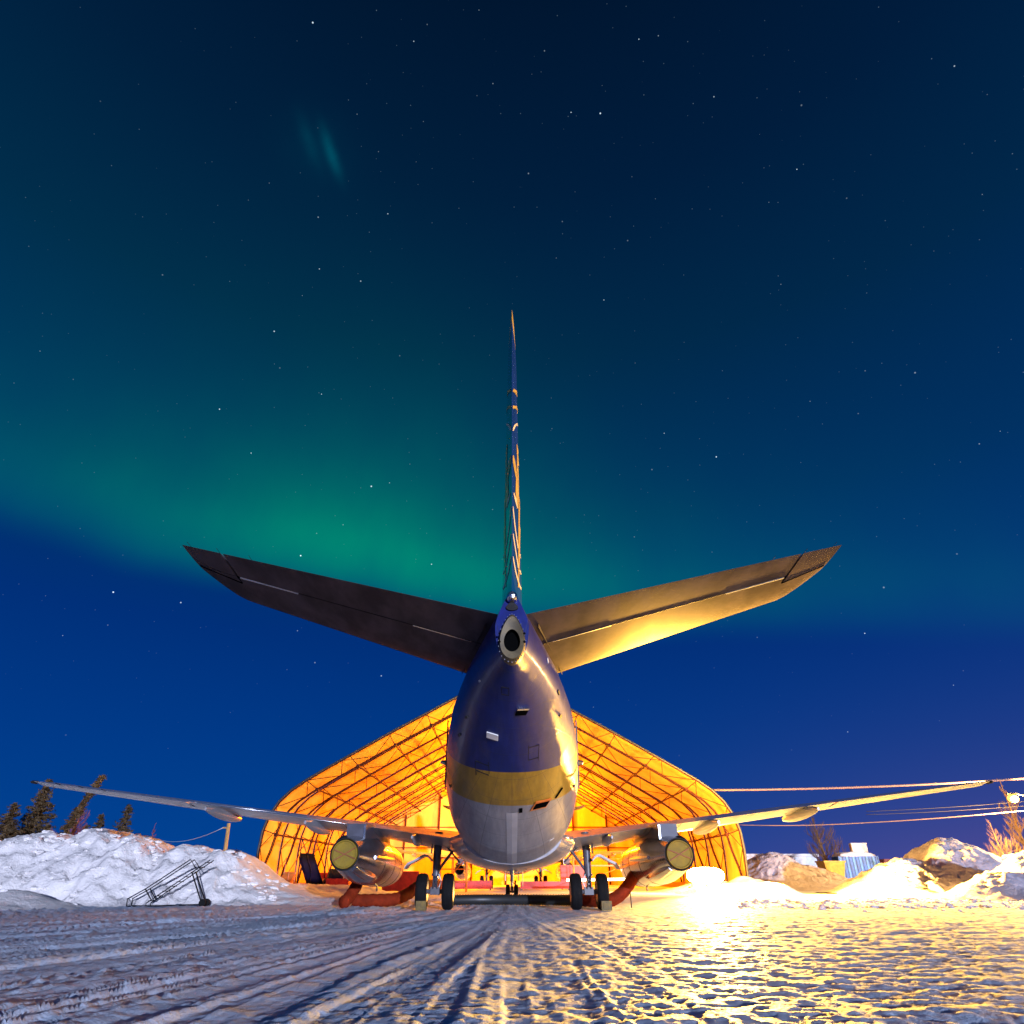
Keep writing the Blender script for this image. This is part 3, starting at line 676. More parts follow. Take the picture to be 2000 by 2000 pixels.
fin_mark([(1006.5, 932, 2.5), (1007, 962, 5), (1008.5, 993, 1)], GOLDP)
fin_mark([(1001, 962, 1), (1004.5, 975, 3.5), (1008.3, 993, 1)], PALE)
fin_mark([(999.3, 989, 1.6), (1003, 1026, 1.8), (1009.5, 1071, 1.8)], PALE)
fin_mark([(999.3, 1042, 1.6), (1004.5, 1075, 1.8), (1010, 1109, 1.8)], PALE)
fin_mark([(999.4, 1087, 1.6), (1004.5, 1116, 2), (1012.5, 1145, 2.6), (1017, 1152, 3)], PALE)
for yy_ in (1082, 1113.5): fin_mark([(1012, yy_, 2.2), (1015.5, yy_ + 7, 2.8), (1018.5, yy_ + 7.5, 2.4)], PALE)

# engines
ENG = []
for sx in (-1, 1):
    ex = sx * 4.85; side = 'left' if sx < 0 else 'right'
    prof = [(4.15, .50), (4.25, .545), (4.2, .60), (3.9, .655), (3.2, .70), (2.2, .725), (0.8, .73), (-.4, .715), (-1.2, .68), (-2.0, .60), (-2.7, .515), (-3.2, .455), (-3.47, .425)]
    def ctr(y): return 1.27 + (4.2 - y) / 7.65 * .22
    mb = MB(); mb.loft([[(ex + r_ * math.cos(q), y_, ctr(y_) + r_ * math.sin(q) * (1 - .0 * 1)) for q in [6.28318 * k / 40 for k in range(40)]] for y_, r_ in prof], False, False)
    nac = mb.build('engine_nacelle', M['nac'], AIR, smooth=True)
    zc = ctr(-3.47)
    mb = MB(); mb.lathe([(0, .425), (.012, .43), (.02, .40), (-.05, .375), (-.5, .36)], (ex, -3.47, zc), (0, -1, 0), 36); mb.build('nozzle_ring', M['soot'], nac, smooth=True)
    mb = MB(); mb.lathe([(-.9, .36), (-.88, .001)], (ex, -3.4, zc), (0, -1, 0), 24); mb.build('exhaust_bore', M['black'], nac)
    cz = M['cover']; mb = MB()
    mb.lathe([(-.06, .372), (.035, .378), (.06, .365), (.062, .34), (.03, .325), (.02, .25), (.03, .1), (.035, .001)], (ex, -3.47, zc), (0, -1, 0), 36); mb.build('exhaust_cover', cz, nac, smooth=True)
    for q in (-.35, .5):
        a0, a1 = Vector((math.cos(q) * .37, 0, math.sin(q) * .37)), Vector((math.cos(q + math.pi) * .37, 0, math.sin(q + math.pi) * .37)); mb = MB(); mb.tube([Vector((ex, -3.535, zc)) + a0, Vector((ex, -3.515, zc)), Vector((ex, -3.535, zc)) + a1], .013, 5); mb.build('cover_strap', M['rust'], nac)
    # thrust reverser: two deflector doors with hinge fairings, canted
    cant = R(38)
    for q in (math.pi / 2 + sx * -cant, -math.pi / 2 + sx * -cant):
        cx_, cz_ = math.cos(q), math.sin(q)
        mb = MB(); rings = []
        for i in range(8):
            u = i / 7; y_ = -.6 - u * 2.75; rr_ = np.interp(y_, [p[0] for p in prof][::-1], [p[1] for p in prof][::-1])
            wd = .16 * math.sin(math.pi * (.12 + .8 * u)) ** .5; ht = .15 * math.sin(math.pi * (.05 + .87 * u)) ** .7
            o_ = Vector((ex + cx_ * rr_ * .96, y_, ctr(y_) + cz_ * rr_ * .96)); nn = Vector((cx_, 0, cz_)); tt = Vector((-cz_, 0, cx_))
            rings.append([o_ + tt * wd * a_ + nn * ht * b_ for a_, b_ in ((-1, -.3), (-.9, .45), (-.5, .95), (0, 1.05), (.5, .95), (.9, .45), (1, -.3))])
        mb.loft(rings); mb.build('reverser_fairing', M['soot'] if cz_ > 0 else M['nac'], nac, smooth=True)
    # seam bands
    for y_ in (-.55, 1.3, 2.9):
        rr_ = np.interp(y_, [p[0] for p in prof][::-1], [p[1] for p in prof][::-1]); mb = MB(); mb.lathe([(-.012, rr_ - .01), (-.012, rr_ + .006), (.012, rr_ + .006), (.012, rr_ - .01)], (ex, y_, ctr(y_)), (0, -1, 0), 40); mb.build('cowl_seam', M['soot'], nac)
    mb = MB(); mb.lathe([(0, .50), (.5, .49), (1.0, .48)], (ex, 4.15, ctr(4.15)), (0, -1, 0), 32); mb.build('inlet_duct', M['soot'], nac)
    mb = MB(); mb.tube([(ex + sx * -.70, .9, ctr(0) + .05), (ex + sx * -.66, -.9, ctr(-.9) + .02), (ex + sx * -.60, -1.9, ctr(-1.9) + 0.0)], [.06, .1, .06], 8); mb.build('bleed_pipe_fairing', M['bare'], nac, smooth=True)
    mb = MB(); mb.tube([(ex + sx * -.1, 1.6, ctr(1.6) - .70), (ex + sx * -.12, 1.5, ctr(1.6) - .86)], .03, 6); mb.build('drain_mast', M['bare'], nac)
    ENG.append(nac)

# main gear
HT = 2.53
def wheel(parent, x, y, r, wd, hubm=None):
    prof = [(-wd / 2, r * .58), (-wd / 2, r * .86), (-wd * .40, r * .955), (-wd * .22, r), (wd * .22, r), (wd * .40, r * .955), (wd / 2, r * .86), (wd / 2, r * .58)]
    mb = MB(); mb.lathe(prof, (x, y, r - .012), (1, 0, 0), 40); ty = mb.build('tyre', M['rubber'], parent, smooth=True)
    for q in (-.12, .12): MB().lathe([(-.008, r - .002), (-.006, r + .004), (.006, r + .004), (.008, r - .002)], (x + q * wd, y, r - .012), (1, 0, 0), 40).build('tread_rib', M['rubber'], parent)
    mb = MB(); mb.lathe([(-wd * .42, .05), (-wd * .40, r * .25), (-wd * .47, r * .52), (-wd * .5, r * .59), (wd * .5, r * .59), (wd * .47, r * .52), (wd * .40, r * .25), (wd * .42, .05)], (x, y, r - .012), (1, 0, 0), 28, True); mb.build('wheel_hub', hubm or M['hub'], parent, smooth=True)
for sx in (-1, 1):
    gx = sx * HT
    mb = MB(); mb.tube([(gx - sx * .02, .12, 2.25), (gx, .05, 1.5), (gx, 0, .98)], [.14, .13, .12], 16); mb.tube([(gx, 0, 1.02), (gx, 0, .95)], .15, 16)
    st = mb.build('main_landing_gear', M['gear'], AIR, smooth=True)
    MB().tube([(gx, 0, .98), (gx, 0, .55)], .075, 14).build('oleo_piston', M['chrome'], st, smooth=True)
    mb = MB(); mb.tube([(gx - .52, 0, .5), (gx + .52, 0, .5)], .07, 12); mb.box((gx, 0, .52), (.3, .26, .22)); mb.build('axle', M['gear'], st)
    for q in (-.43, .43): wheel(st, gx + q, 0, .52, .355)
    MB().tube([(gx - sx * .05, .02, 1.08), (gx - sx * .72, .1, 1.95)], .045, 8).build('side_brace', M['gear'], st)
    MB().tube([(gx - sx * .75, .4, 1.35), (gx - sx * .12, .1, 2.0)], .03, 8).build('retract_link', M['gear'], st)
    mb = MB()
    for q in (-.07, .07): mb.tube([(gx + q, -.12, .98), (gx + q * .5, -.36, .78), (gx + q, -.1, .58)], .03, 6)
    mb.build('torque_link', M['gear'], st)
    # fairing door carried outboard on the strut
    mb = MB(); mb.loft([[(gx + sx * dx, y_, z_ + o_) for y_, o_ in ((-.42, -.02), (.5, 0), (.5, .05), (-.42, .05))] for dx, z_ in ((.13, 1.38), (.25, 1.50), (.38, 1.53), (.52, 1.47), (.72, 1.36), (.92, 1.28), (1.02, 1.15))]); mb.build('gear_door', M['grey'], st, smooth=True)
    mb = MB(); mb.box((gx - sx * .35, .2, 2.06), (.85, .5, .10)); mb.build('wheel_bay_beam', M['black'], st)
    mb = MB(); mb.tube([(gx + sx * .16, -.1, 2.1), (gx + sx * .18, -.1, 1.6)], .03, 6); mb.build('brake_line', M['bare'], st)
    mb = MB(); mb.tube([(gx - sx * .1, -.1, 1.0), (gx - sx * .2, -.12, .8), (gx - sx * .12, -.1, .6)], .018, 6); mb.build('hydraulic_hose', M['white'], st)
# nose gear
mb = MB(); mb.tube([(0, 11.5, 1.4), (0, 11.38, .75)], [.1, .09], 12); ng = mb.build('nose_landing_gear', M['gear'], AIR, smooth=True)
MB().tube([(0, 11.38, .8), (0, 11.38, .3)], .055, 10).build('oleo_piston', M['chrome'], ng)
MB().tube([(-.3, 11.38, .3), (.3, 11.38, .3)], .05, 8).build('axle', M['gear'], ng)
for q in (-.2, .2): wheel(ng, q, 11.38, .31, .2)
for sx in (-1, 1): MB().box((sx * .32, 11.7, 1.0), (.03, .9, .5)).build('gear_door', M['white'], ng)

# the second airliner inside the hangar: same type, nose in, without covers
AIR2 = copy_tree(AIR, None, skip=('exhaust_cover', 'cover_strap', 'fin_marking', 'rivet', 'bolt', 'static_wick', 'window', 'tread_rib', 'placard', 'hydraulic_hose', 'skin_step', 'hatch_edge', 'stencil'))
AIR2.location = (0.15, 69.0, 0)
tag(AIR2, 'second airliner inside the orange hangar, glimpsed below the near one', 'airplane')

# ================================================================== HANGAR
HX, HY0, HY1, NB = -0.8, 54.0, 93.5, 8
HP = [(17.9, -.05), (18.02, 1.4), (18.05, 2.7), (17.98, 3.9), (17.7, 4.95), (17.1, 5.95), (16.3, 6.75), (15.3, 7.45), (13.6, 8.45), (11.4, 9.7), (9.1, 11.0), (6.6, 12.35), (4.2, 13.65), (2.0, 14.85), (0, 15.9)]
OUT = [Vector((-x, 0, z)) for x, z in HP] + [Vector((x, 0, z)) for x, z in HP[-2::-1]]
def inner(depth_f):
    res = []
    for i, p in enumerate(OUT):
        t_ = (OUT[min(i + 1, len(OUT) - 1)] - OUT[max(i - 1, 0)]).normalized(); n_ = Vector((t_.z, 0, -t_.x))
        res.append(p + n_ * depth_f(p))
    return res
INN = inner(lambda p: 1.0 * min(1, max(0.06, p.z / 3.2)))
def off(pts, k):
    res = []
    for i, p in enumerate(pts):
        t_ = (pts[min(i + 1, len(pts) - 1)] - pts[max(i - 1, 0)]).normalized(); res.append(p + Vector((t_.z, 0, -t_.x)) * k)
    return res
HAN = thing('fabric_hangar', 'big orange-lit fabric hangar with steel truss arches behind the aircraft', 'hangar', (HX, HY0, 0))
bay = (HY1 - HY0) / NB
# membrane, one panel per bay, drawn in slightly between arches
for k in range(NB):
    mb = MB(); rings = []
    for j in range(5):
        u = j / 4; sag = .10 * math.sin(math.pi * u) - .07
        rings.append([(p.x, (k + u) * bay + (.03 if j == 0 else -.03 if j == 4 else 0), p.z) for p in off(OUT, sag)])
    mb.loft(rings, False, False, closed=False); mb.build('fabric_panel', M['fabric'], HAN, smooth=True)
def resample(pts, step):
    L = [0]
    for a, b in zip(pts, pts[1:]): L.append(L[-1] + (b - a).length)
    n = max(2, round(L[-1] / step)); res = []
    for i in range(n + 1):
        d_ = L[-1] * i / n; j = min(len(L) - 2, max(0, int(np.searchsorted(L, d_) - 1))); u = (d_ - L[j]) / (L[j + 1] - L[j]); res.append(pts[j].lerp(pts[j + 1], u))
    return res
oc, ic = resample(OUT, 1.45), resample(INN, 1.45)
nn_ = min(len(oc), len(ic)); ic = [ic[round(i * (len(ic) - 1) / (nn_ - 1))] for i in range(nn_)]; oc = [oc[round(i * (len(oc) - 1) / (nn_ - 1))] for i in range(nn_)]
sh = lambda p, y: Vector((p.x, y, p.z))
truss0 = None
for k in range(NB + 1):
    y_ = k * bay
    if truss0 is None:
        mb = MB(); mb.tube([sh(p, 0) for p in off(OUT, .0)], .06, 6); truss0 = mb.build('truss_arch', M['steel'], HAN, smooth=True)
        mb = MB(); mb.tube([sh(p, -.12) for p in INN], .045, 6); mb.tube([sh(p, .18) for p in INN], .045, 6); mb.build('inner_chord', M['steel'], truss0, smooth=True)
        mb = MB()
        for i in range(nn_ - 1):
            a, b = (oc[i], ic[i + 1]) if i % 2 == 0 else (ic[i], oc[i + 1])
            mb.bar(sh(a, 0), sh(b, 0.03), .026)
        mb.build('lacing', M['steel'], truss0)
    else:
        c = copy_tree(truss0, HAN); c.location = (0, y_, 0)
# purlins
def along(pts, f):
    L = [0]
    for a, b in zip(pts, pts[1:]): L.append(L[-1] + (b - a).length)
    d_ = L[-1] * f; j = min(len(L) - 2, max(0, int(np.searchsorted(L, d_) - 1))); return pts[j].lerp(pts[j + 1], (d_ - L[j]) / (L[j + 1] - L[j]))
for f in (.078, .165, .235, .30, .365, .43):
    for ff in (f, 1 - f):
        p = along(INN, ff); mb = MB(); mb.tube([(p.x, 0, p.z), (p.x, HY1 - HY0, p.z)], .065, 6); q = along(OUT, ff)
        pr_ = mb.build('purlin', M['steel'], HAN)
        for k in range(NB + 1): mb = MB(); mb.bar((p.x, k * bay, p.z), (q.x, k * bay, q.z), .03); mb.box((p.x, k * bay + .03, p.z), (.22, .42, .22)); mb.build('purlin_cleat', M['steel'], pr_)
# front hem
mb = MB(); mb.tube([sh(p, -.06) for p in off(OUT, -.09)], .075, 6); mb.build('front_hem', M['dsteel'], HAN, smooth=True)
# rear gable: fabric sheets between columns
xs = [-17.85, -13.2, -8.8, -4.4, 0, 4.4, 8.8, 13.2, 17.85]
def ztop(x): return float(np.interp(abs(x), [a for a, b in HP][::-1], [b for a, b in HP][::-1])) if abs(x) < 17 else 5.9
D_ = HY1 - HY0
for a, b in zip(xs, xs[1:]):
    n = 6; tops = [a + (b - a) * i / n for i in range(n + 1)]
    mb = MB(); bot = [(x + (.02 if i == 0 else -.02 if i == n else 0), D_ + .1 + .05 * math.sin(math.pi * i / n), -.05) for i, x in enumerate(tops)]; tp = [(p[0], p[1], min(ztop(p[0]), ztop(p[0])) - .05) for p in bot]
    mb.loft([bot, tp], False, False, closed=False); mb.build('rear_wall_sheet', M['fabric'], HAN, smooth='all')
for x in xs[1:-1]:
    mb = MB(); mb.box((x, D_ - .15, ztop(x) / 2 - .3), (.22, .26, ztop(x) - .7)); mb.build('rear_column', M['steel'], HAN)
for z in (4.2, 6.6):
    lim = 17.5 if z < 5 else 15.8
    mb = MB(); mb.box((0, D_ + .02, z), (2 * lim, .09, .10)); mb.build('rear_girt', M['steel'], HAN)
# sills at the foot of both walls
for sx in (-1, 1): mb = MB(); mb.box((sx * 17.75, D_ / 2, .2), (.35, D_, .5)); mb.build('wall_sill', M['rust'], HAN)

# high-bay lamps added along the ridge, out of view, to light the hangar
for i, (lx, ly) in enumerate(((-1.8, 61), (1.0, 70), (-1.8, 79), (1.0, 88))):
    nm = ('first', 'second', 'third', 'last')[i]
    t = thing('added_bay_lamp', f'{nm} hanging sodium lamp added unseen under the hangar ridge, counted from the mouth', 'lamp', (lx, ly, 12.2), 'hangar lamps')
    mb = MB(); mb.lathe([(0, .12), (.15, .16), (.5, .38), (.52, .38), (.2, .12)], (0, 0, .3), (0, 0, -1), 20); mb.build('lamp_shade', M['dsteel'], t, smooth=True)
    mb = MB(); mb.lathe([(0, .001), (.02, .08), (.2, .12), (.3, .06), (.33, .001)], (0, 0, .12), (0, 0, -1), 14); mb.build('bulb', M['bulb'], t, smooth=True)
    MB().bar((0, 0, .3), (0, 0, 1.8), .015).build('hanging_rod', M['dsteel'], t)
    point_light('lamp_light', (0, 0, -.45), (9500, 9500, 14000, 36000)[i], (1.0, .29, .003), .25, t)

# ================================================================== FLOODLIGHT at the hangar mouth, on a low cart
fl = at(1375, 1703, 47.0)
FL = thing('glare_capsule_cart', 'blinding white light balloon on a low cart at the right of the hangar mouth', 'work light', (fl.x, fl.y, 0), None, R(12))
MB().box((0, 0, .28), (2.2, .7, .2)).build('cart_body', M['yellow'], FL)
for q in (-.45, .45): wm_ = MB(); wm_.lathe([(-.06, .05), (-.06, .2), (.06, .2), (.06, .05)], (q, -.2, .2), (1, 0, 0), 16, True); wm_.build('wheel', M['rubber'], FL)
MB().tube([(0, 0, .3), (0, 0, .7)], .04, 8).build('mast', M['dsteel'], FL)
mb = MB(); mb.loft([[(x_, .42 * r_ * math.cos(q), 1.0 + .45 * r_ * math.sin(q)) for q in [6.28318 * k / 20 for k in range(20)]] for x_, r_ in ((-1.25, .02), (-1.2, .45), (-1.05, .72), (-.7, .95), (0, 1.0), (.7, .95), (1.05, .72), (1.2, .45), (1.25, .02))]); mb.build('glare_capsule', M['lens'], FL, smooth='all')  # glowing capsule added to give the floodlight its white glare
for q in (-1.0, 1.0): MB().tube([(q, 0, .3), (q, 0, .75)], .03, 6).build('capsule_strut', M['dsteel'], FL)
fll = bpy.data.lights.new('flood_light', 'SPOT'); fll.energy = 950000; fll.color = (1.0, .50, .07); fll.shadow_soft_size = .55; fll.spot_size = R(124); fll.spot_blend = .5
flo = bpy.data.objects.new('flood_light', fll); COL.objects.link(flo); flo.parent = FL; flo.location = (0, -1.05, 1.6); flo.rotation_euler = (R(86), 0, R(201))

point_light('flood_spill', (0, 0, 2.0), 15000, (1.0, .50, .07), .3, FL)

# ================================================================== STREET LAMP at right
lp = at(1975, 1560, 52)
SL = thing('street_lamp', 'glaring sodium street lamp on a pole at the right edge', 'street lamp', (lp.x + 1.6, lp.y, 0))
MB().tube([(0, 0, 0), (0, 0, 5.6), (-.3, 0, 6.15), (-1.2, 0, 6.3)], [.1, .075, .05, .04], 10).build('pole', M['gear'], SL, smooth=True)
mb = MB(); mb.loft([[(-1.1 - u, yv * wd, 6.24 + zz) for yv, zz in ((-1, 0), (-.7, .13), (.7, .13), (1, 0))] for u, wd in ((0, .06), (.2, .15), (.6, .15), (.78, .08))]); hd = mb.build('lamp_head', M['soot'], SL)
mb = MB(); mb.lathe([(0, .001), (.04, .18), (.16, .31), (.3, .35), (.44, .31), (.56, .18), (.6, .001)], (-1.55, -.02, 6.3), (0, 0, -1), 20); mb.build('globe', M['globe'], hd, smooth=True)
point_light('street_light', (-1.6, -.6, 5.7), 30000, (1.0, .55, .16), .16, SL)

# ================================================================== CABLES
def cable(pts, r, label, sag=0.0, m_=None):
    A = [Vector(p) for p in pts]; path = []
    for a, b in zip(A, A[1:]):
        for i in range(12): u = i / 12; path.append(a.lerp(b, u) - Vector((0, 0, sag * 4 * u * (1 - u))))
    path.append(A[-1]); mb = MB(); mb.tube(path, r, 6); return tag(mb.build('overhead_cable', m_ or M['cable'], smooth='all'), label, 'cable')
cable([at(1392, 1543, 54), at(2060, 1516, 53)], .085, 'thick pinkish overhead cable running from hangar eave past the right wingtip', .22)
cable([at(1440, 1611, 60), at(1670, 1608, 57), at(2060, 1577, 52)], .04, 'thin lowest overhead cable between hangar side and street lamp pole', .1)
cable([at(1690, 1585, 58), at(2060, 1560, 54)], .02, 'fine upper cable of the close pair left of the street lamp', .1, M['hose'])
cable([at(1690, 1591, 58), at(2060, 1569, 54)], .02, 'fine lower cable of the close pair left of the street lamp', .1, M['hose'])

# left utility pole with a dotted line of wire
pb, pt_ = at(436, 1690, 44), at(445, 1608, 44)
PL = thing('utility_pole', 'leaning yellow wooden pole behind the left snow bank', 'pole', (pb.x, pb.y, 0))
dx, dz = pt_.x - pb.x, pt_.z
MB().tube([(-.2 * dx, 0, 0), (dx, 0, dz)], [.13, .10], 10).build('post', M['wood'], PL, smooth=True)
MB().box((dx - .1, 0, dz - .25), (.4, .08, .08)).build('crossarm', M['wood'], PL)
cable([(pb.x + dx - .25, pb.y, dz - .22), at(300, 1637, 60)], .018, 'thin sagging wire running left from the leaning yellow pole', .5, M['white'])

# ================================================================== HOSES AND DUCTS
def corr(path, r, name, m_, label, ridge=.0, step=.09, n=12, cat='hose'):
    P = resample([Vector(p) for p in path], step); rs = [r * (1 + (ridge if i % 2 else -ridge)) for i in range(len(P))]
    mb = MB(); mb.tube(P, rs, n); return tag(mb.build(name, m_, smooth='all'), label, cat)
def spl(pts, n=8):
    P = [Vector(p) for p in pts]; out = []
    for i in range(len(P) - 1):
        p0, p1, p2, p3 = P[max(i - 1, 0)], P[i], P[i + 1], P[min(i + 2, len(P) - 1)]
        for k in range(n):
            t_ = k / n; out.append(.5 * ((2 * p1) + (p2 - p0) * t_ + (2 * p0 - 5 * p1 + 4 * p2 - p3) * t_ ** 2 + (3 * p1 - p0 - 3 * p2 + p3) * t_ ** 3))
    return out + [P[-1]]
corr(spl([at(702, 1712, 25.8), at(694, 1730, 25.8), at(683, 1748, 25.6), at(672, 1761, 25.3), (at(668, 1764, 25.2).x, 25.2, .2)]), .2, 'engine_heater_duct', M['duct'], 'dark red duct dropping from the left engine to the snow', .03, .12, cat='duct')
g1 = [(at(686, 1760, 26.2).x, 26.2, .2), (at(720, 1760, 26.2).x, 26.3, .2), (at(765, 1758, 26.6).x, 26.7, .22), (at(795, 1748, 27.4).x, 27.4, .38), (at(818, 1733, 28.2).x, 28.2, .62), (at(850, 1725, 30).x, 30.5, .62)]
corr(spl(g1), .2, 'ground_heater_duct', M['duct'], 'orange duct lying on the snow left of the left wheels', .045, .14, cat='duct')
g2 = [(at(1128, 1757, 27).x, 27, .2), (at(1160, 1758, 26.2).x, 26.2, .2), (at(1190, 1757, 25.7).x, 25.7, .22), (at(1212, 1748, 25.7).x, 25.7, .42), (at(1228, 1734, 25.8).x, 25.8, .72), (at(1238, 1722, 25.9).x, 25.9, .98)]
corr(spl(g2), .2, 'engine_heater_duct', M['duct'], 'orange duct curving up from the snow to the right engine', .03, .13, cat='duct')
g3 = [(at(872, 1757, 28).x, 28.0, .17), (at(940, 1757, 28.4).x, 28.5, .17), (at(1010, 1757, 28.4).x, 28.4, .17), (at(1080, 1757, 28).x, 28.0, .17), (at(1130, 1757, 27.3).x, 27.3, .18)]
corr(spl(g3, 10), .17, 'corrugated_hose', M['hose'], 'black corrugated hose lying across the snow between the main wheels', .10, .055)
# pull cord below the right duct
mb = MB(); mb.tube([at(1229, 1742, 25.6), (at(1231, 1768, 25.6).x, 25.6, .0)], .02, 6); tag(mb.build('tie_rod', M['hose']), 'thin dark rod standing below the right engine duct', 'rod')
# wheel chocks
for px, lab in ((822, 'yellow wheel chock against the outer tyre of the left main gear'), (1181, 'yellow wheel chock against the outer tyre of the right main gear')):
    x = at(px, 1765, 23.9).x; mb = MB(); mb.loft([[(x + q * .16, 23.62 + a_, z_) for a_, z_ in ((0, 0), (.3, 0), (.26, .14), (.12, .26), (0, .26))] for q in (-1, 1)]); ch = mb.build('wheel_chock', M['chock']); tag(ch, lab, 'chock', 'chocks at the main wheels')
    MB().box((x, 23.605, .13), (.2, .03, .14)).build('warning_plate', M['chock'], ch)

# ================================================================== WHEELED LADDER at left
def lpt(zx, zy, Y): return at(zx / 3.864, 1480 + zy / 3.864, Y)
LO = at(310, 1768, 26.6)
LW = .34
LA = thing('wheeled_ladder', 'black wheeled maintenance ladder standing before the left snow bank', 'ladder', (LO.x, 26.6, 0))
def lp_(zx, zy, dy): p = lpt(zx, zy, 26.6); return (p.x - LO.x, dy, max(.02, p.z))
A0, A1 = (1095, 1098), (1578, 772)
for dy in (0, LW):
    MB().tube([lp_(1090, 1128, dy), lp_(*A0, dy), lp_(*A1, dy)], .018, 6).build('stringer', M['ladder'], LA)
    MB().tube([lp_(945, 1130, dy), lp_(955, 1065, dy), lp_(1090, 990, dy), lp_(1430, 768, dy), lp_(1475, 842, dy)], .02, 6).build('handrail', M['ladder'], LA)
    MB().tube([lp_(1090, 990, dy), lp_(1130, 1068, dy)], .02, 6).build('rail_post', M['ladder'], LA)
    MB().tube([lp_(1440, 860, dy), lp_(1512, 1095, dy)], .024, 6).build('rear_leg', M['ladder'], LA)
    MB().tube([lp_(945, 1130, dy), lp_(1090, 1128, dy), lp_(1505, 1108, dy)], .018, 6).build('base_rail', M['ladder'], LA)
    c = lp_(1518, 1104, dy); mb = MB(); mb.lathe([(-.03, .02), (-.03, .08), (-.04, .085), (-.04, .12), (.04, .12), (.04, .085), (.03, .08), (.03, .02)], (c[0], dy, .12), (0, 1, 0), 20, True); mb.build('wheel', M['rubber'], LA)
for i in range(9):
    u = (i + .5) / 9; a = Vector(lp_(A0[0] + (A1[0] - A0[0]) * u, A0[1] + (A1[1] - A0[1]) * u, 0)); mb = MB(); mb.box(a + Vector((0, LW / 2, 0)), (.11, LW, .025)); mb.build('step', M['ladder'], LA)

# ================================================================== THINGS IN THE HANGAR
# purple air stairs
def stairs(name, label, x, y, w_, run, h, steps, m_, rz, side):
    T = thing(name, label, 'stairs', (x, y, 0), None, rz)
    for q in (-1, 1):
        mb = MB(); mb.loft([[(q * w_ / 2 + dx, yy_, zz) for dx in (-.03, .03)] + [(q * w_ / 2 + dx, yy_, zz - .32) for dx in (.03, -.03)] for yy_, zz in ((0, .4), (run, h))]); mb.build('side_panel', m_, T)
        mb = MB(); mb.tube([(q * w_ / 2, 0, .3), (q * w_ / 2, 0, 1.25), (q * w_ / 2, run, h + .95), (q * w_ / 2, run, h)], .03, 6); mb.build('handrail', m_, T)
        mb = MB(); mb.tube([(q * w_ / 2, run * .95, 0), (q * w_ / 2, run * .95, h)], .045, 6); mb.build('support_leg', m_, T)
    for i in range(steps):
        u = (i + .5) / steps; mb = MB(); mb.box((0, run * u, .12 + (h - .12) * u), (w_, run / steps * .95, .05)); mb.box((0, run * u + run / steps * .45, .12 + (h - .12) * u + h / steps * .45), (w_ - .05, .02, h / steps * .9)); mb.build('step', m_, T)
    return T
ps = at(597, 1738, 50)
stairs('boarding_stairs', 'dark violet boarding stairs leaning against the left hangar wall', ps.x + .55, 50.3, 1.1, 1.7, 2.3, 13, M['violet'], R(48), 1)
ps = at(545, 1725, 51)
stairs('work_stairs', 'small orange work stairs left of the violet boarding stairs', ps.x, 51.3, .9, .9, 1.15, 7, M['orange'], R(-14), 1)
# red tug
tg0 = at(640, 1735, 49)
TG = thing('tow_tractor', 'red low tow tractor parked at the left of the hangar mouth', 'tractor', (tg0.x, 50.5, 0), None, R(20))
MB().box((0, 0, .55), (1.5, 2.8, .55), taper=.95).build('body', M['red'], TG)
MB().box((0, -.35, 1.1), (1.2, .9, .6), taper=.8).build('cab', M['dsteel'], TG)
for a_ in (-1, 1):
    for b_ in (-.9, .9): mb = MB(); mb.lathe([(-.1, .05), (-.1, .3), (-.06, .34), (.06, .34), (.1, .3), (.1, .05)], (a_ * .68, b_, .33), (1, 0, 0), 20, True); mb.build('wheel', M['rubber'], TG)
MB().tube([(.4, -1.3, .8), (.4, -1.3, 1.5)], .03, 6).build('beacon_post', M['white'], TG)
# ground power unit, red cabinets, benches
def cabinet(name, label, x, y, sz, m_, rz=0, cat='cabinet', legs=False):
    T = thing(name, label, cat, (x, y, 0), None, rz); w_, d_, h_ = sz
    MB().box((0, 0, h_ / 2 + .1), (w_, d_, h_)).build('body', m_, T)
    n = max(2, int(w_ / .6))
    for i in range(n): MB().box((-w_ / 2 + (i + .5) * w_ / n, -d_ / 2 - .012, h_ / 2 + .1), (w_ / n * .86, .02, h_ * .82)).build('door_panel', m_, T)
    for a_ in (-1, 1):
        for b_ in (-1, 1): MB().box((a_ * (w_ / 2 - .1), b_ * (d_ / 2 - .1), .06), (.1, .1, .12)).build('foot', M['dsteel'], T)
    return T
p = at(585, 1730, 56); cabinet('tool_cabinet', 'low red tool cabinet behind the violet stairs', p.x + 1.6, 57.5, (2.2, .7, 1.1), M['red'])
p = at(780, 1728, 50); cabinet('ground_power_unit', 'red ground power unit between the left engine and left wheels', p.x, 50, (2.4, 1.3, 1.15), M['red'], R(8), 'power unit')
p = at(1120, 1715, 62); cabinet('parts_cabinet', 'dark red cabinet beyond the right main wheels', p.x, 63, (2.2, .8, 1.7), M['red'])
p = at(905, 1735, 58); cabinet('equipment_crate', 'long low red crate under the left wing of the hangar airliner', p.x, 59, (4.2, .9, .55), M['red'], 0, 'crate')
p = at(1080, 1735, 58); cabinet('equipment_crate', 'long low red crate under the right wing of the hangar airliner', p.x - .6, 59.5, (4.0, .9, .5), M['red'], 0, 'crate')
